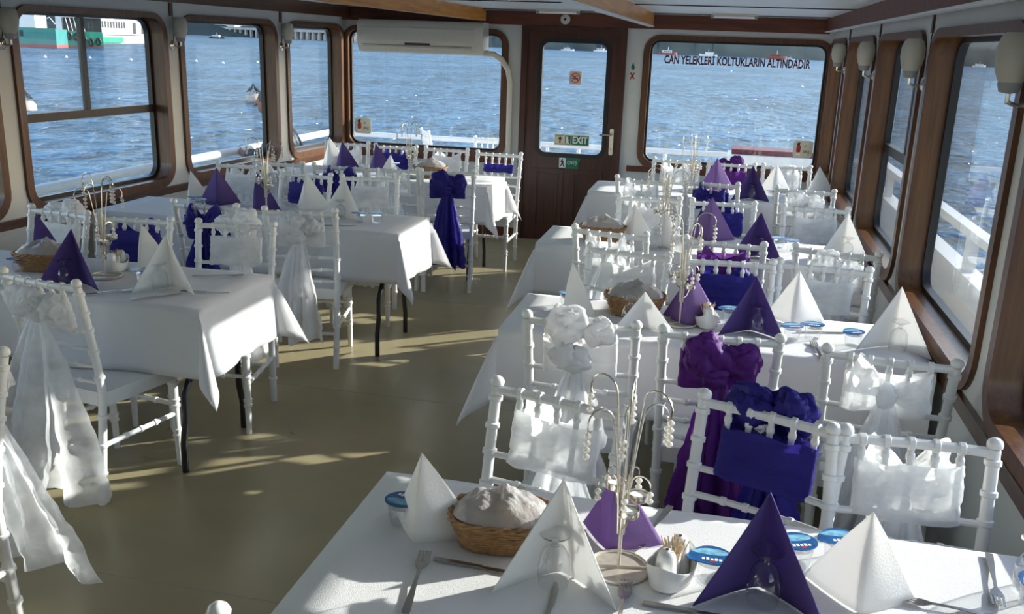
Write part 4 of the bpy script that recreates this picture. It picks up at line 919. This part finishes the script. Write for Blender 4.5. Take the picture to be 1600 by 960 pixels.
# the two ships at the left
e=tag(empty('cargo_ship',(-89,107.5,sz(-89)-.3),R(25)),'green cargo ship stern on at the left window, white deckhouse','ship')
MB().box(-9,4.6,-3,3,0,.65).build('waterline_band','ship_red',e,False); h_=MB().box(-9,4.6,-3.02,3,.65,2.55).build('hull','ship_teal',e,False)
MB().box(-8,2.2,-2.6,3,2.5,9).build('deckhouse','ship_white',e,False)
for x in (-4.2,-.4): MB().box(x-.45,x+.45,-2.66,-2.6,3.5,4.4).build('window','ship_dark',e,False)
MB().box(-3.2,-1.2,-2.72,-2.6,2.55,8).build('doorway','ship_dark',e,False)
MB().tube([(1.6,-2.4,3.1),(3.9,-2.4,4.0),(4.5,-2.4,3.2)],.06,6).build('rail','ship_white',e)
MB().box(-9,4.6,-3.02,-2.85,2.55,2.7).build('gunwale','ship_green',e,False)
for k,x in enumerate((-6.6,-5.9,-5.2,-4.4,-3.6,-2.7,-1.9,-1.2,-.3,.5)): MB().box(x-.13,x+.13 if k%3 else x+.3,-3.06,-3.02,1.6,2.35).build('name_stroke','ship_dark',h_,False)
for k in range(7): MB().box(-5.4+k*.65,-5.1+k*.65,-3.06,-3.02,1.22,1.4).build('name_stroke','ship_white',h_,False)
e=tag(empty('cargo_ship',(-87.5,118.5,sz(-86)-.3),R(40)),'bright green ship side with black tyres and white cabin above','ship')
MB().box(-3.2,1.6,-2.5,2.5,0,.5).build('waterline_band','ship_red',e,False); h_=MB().box(-3.2,1.6,-2.52,2.5,.5,2.4).build('hull','ship_green',e,False)
for x,z in ((-2.6,1.8),(-1.7,1.7),(-.8,1.35),(.1,1.0),(1.0,1.1)):
    m=MB().tube([(x+.22*math.cos(a*PI/6),-2.7,z+.42*math.sin(a*PI/6)) for a in range(12)],.15,6,closed=True); m.build('tyre_fender','ship_dark',e)
MB().box(-3.2,1.6,-1.6,2.4,2.4,4.2).build('dark_deckhouse','ship_dark',e,False); MB().box(-3.2,1.6,-2.4,2.4,4.2,9).build('upper_deck','ship_white',e,False)
for k in range(5): MB().tube([(-2.6+k*.5,-2.3,2.4),(-2.9+k*.5,-2.3,4.2)],.05,5).build('stanchion','ship_white',e)
e=tag(empty('passenger_ship',(-109,155,sz(-109)-.3),R(105)),'white passenger ferry with green hull band at the left window','ship')
hull(MB(),36,7,1.7,.4).build('hull','concrete',e,False); MB().box(-17.5,-6,-3.54,-3.4,.5,1.4).build('green_band','ship_green',e,False)
sd_=MB().box(-17,9,-3.2,3.2,1.8,4.6).build('main_deck','ship_white',e,False)
for k in range(9): MB().box(-14.5+k*1.25,-13.8+k*1.25,-3.26,-3.2,2.9,4.0).build('window','ship_dark',sd_,False)
for x in (0,4.4,7): MB().box(x,x+1.6,-3.26,-3.2,2.0,4.0).build('doorway','ship_dark',sd_,False)
ud=MB().box(-17,13,-3,3,4.6,8).build('upper_deck','ship_white',e,False); MB().box(-8,-3.5,-3.08,-3,6.0,6.8).build('red_emblem','boat_orange',ud,False)
MB().box(11,14,-2,2,1.9,3.4).build('bow_locker','ship_white',e,False)
# mooring buoys with cormorants, small floats
def big_buoy(x,y,label,lab2):
    z=sz(x); b=tag(empty('mooring_buoy',(x,y,z)),label,'buoy','mooring buoys'); b.scale=(.72,.72,.72)
    MB().lathe([(0,-.3),(.42,-.25),(.50,0),(.48,.28),(.36,.42),(.10,.46),(0,.46)],18).build('drum','buoy',b,sharp=60); MB().tube([(.07*math.cos(a*PI/6),0,.50+.07*math.sin(a*PI/6)) for a in range(12)],.02,6,closed=True).build('ring','steel',b)
    for i,dx in enumerate((-.22,.20)):
        e=tag(empty('cormorant',(x+dx*.72,y,z+.32),R(180*i)),'%s %s'%('left' if i==0 else 'right',lab2),'bird','cormorants on the buoys'); e.scale=(.75,.75,.75)
        m=MB(); m.tube([(-.26,0,.10),(-.14,0,.17),(0,0,.26),(.10,0,.36),(.13,0,.46),(.17,0,.52),(.21,0,.52),(.27,0,.51)],[.02,.06,.10,.07,.035,.04,.03,.006],10); m.build('body','bird',e)
        for s in (-1,1): MB().grid(6,4,lambda u,v:(-.16+.26*u-.06*v,s*(.06+.22*v*(1-.5*i)),.28+.04*math.sin(PI*u)-.10*v*(1-u)),False).build('wing','bird',e,sharp=180)
        for s in (-1,1): MB().tube([(0,s*.04,0),(.0,s*.04,.2)],.012,5).build('leg','bird',e)
big_buoy(-24.3,29.1,'pale mooring buoy at the left edge of the big port window','cormorant on the buoy in the left window'); big_buoy(-20.6,38.9,'pale mooring buoy above the seated person','cormorant on the buoy above the person')
for i,(x,y) in enumerate(((-60.6,75.7),(-60.1,77.9),(-58.5,79.1),(-54.2,79.1),(-50.2,83.6),(-46.4,81.9),(-46,87.9),(.3,145.8),(6.6,90.6))):
    e=tag(empty('marker_float',(x,y,sz(x))),'small white float on the water, %s'%['leftmost in the big port window','second in the big port window','behind the mullion of the port window','rightmost in the big port window','left in the second port window','middle of the second port window','right in the second port window','below the lettering on the stern window','right side of the stern window'][i],'float','small white marker floats')
    MB().lathe([(0,-.08),(.11,-.04),(.13,.03),(.10,.11),(.03,.15),(.015,.2),(0,.2)],12).build('body','ship_white',e); MB().tube([(.03*math.cos(a*PI/4),0,.22+.03*math.sin(a*PI/4)) for a in range(8)],.009,5,closed=True).build('ring','steel',e)
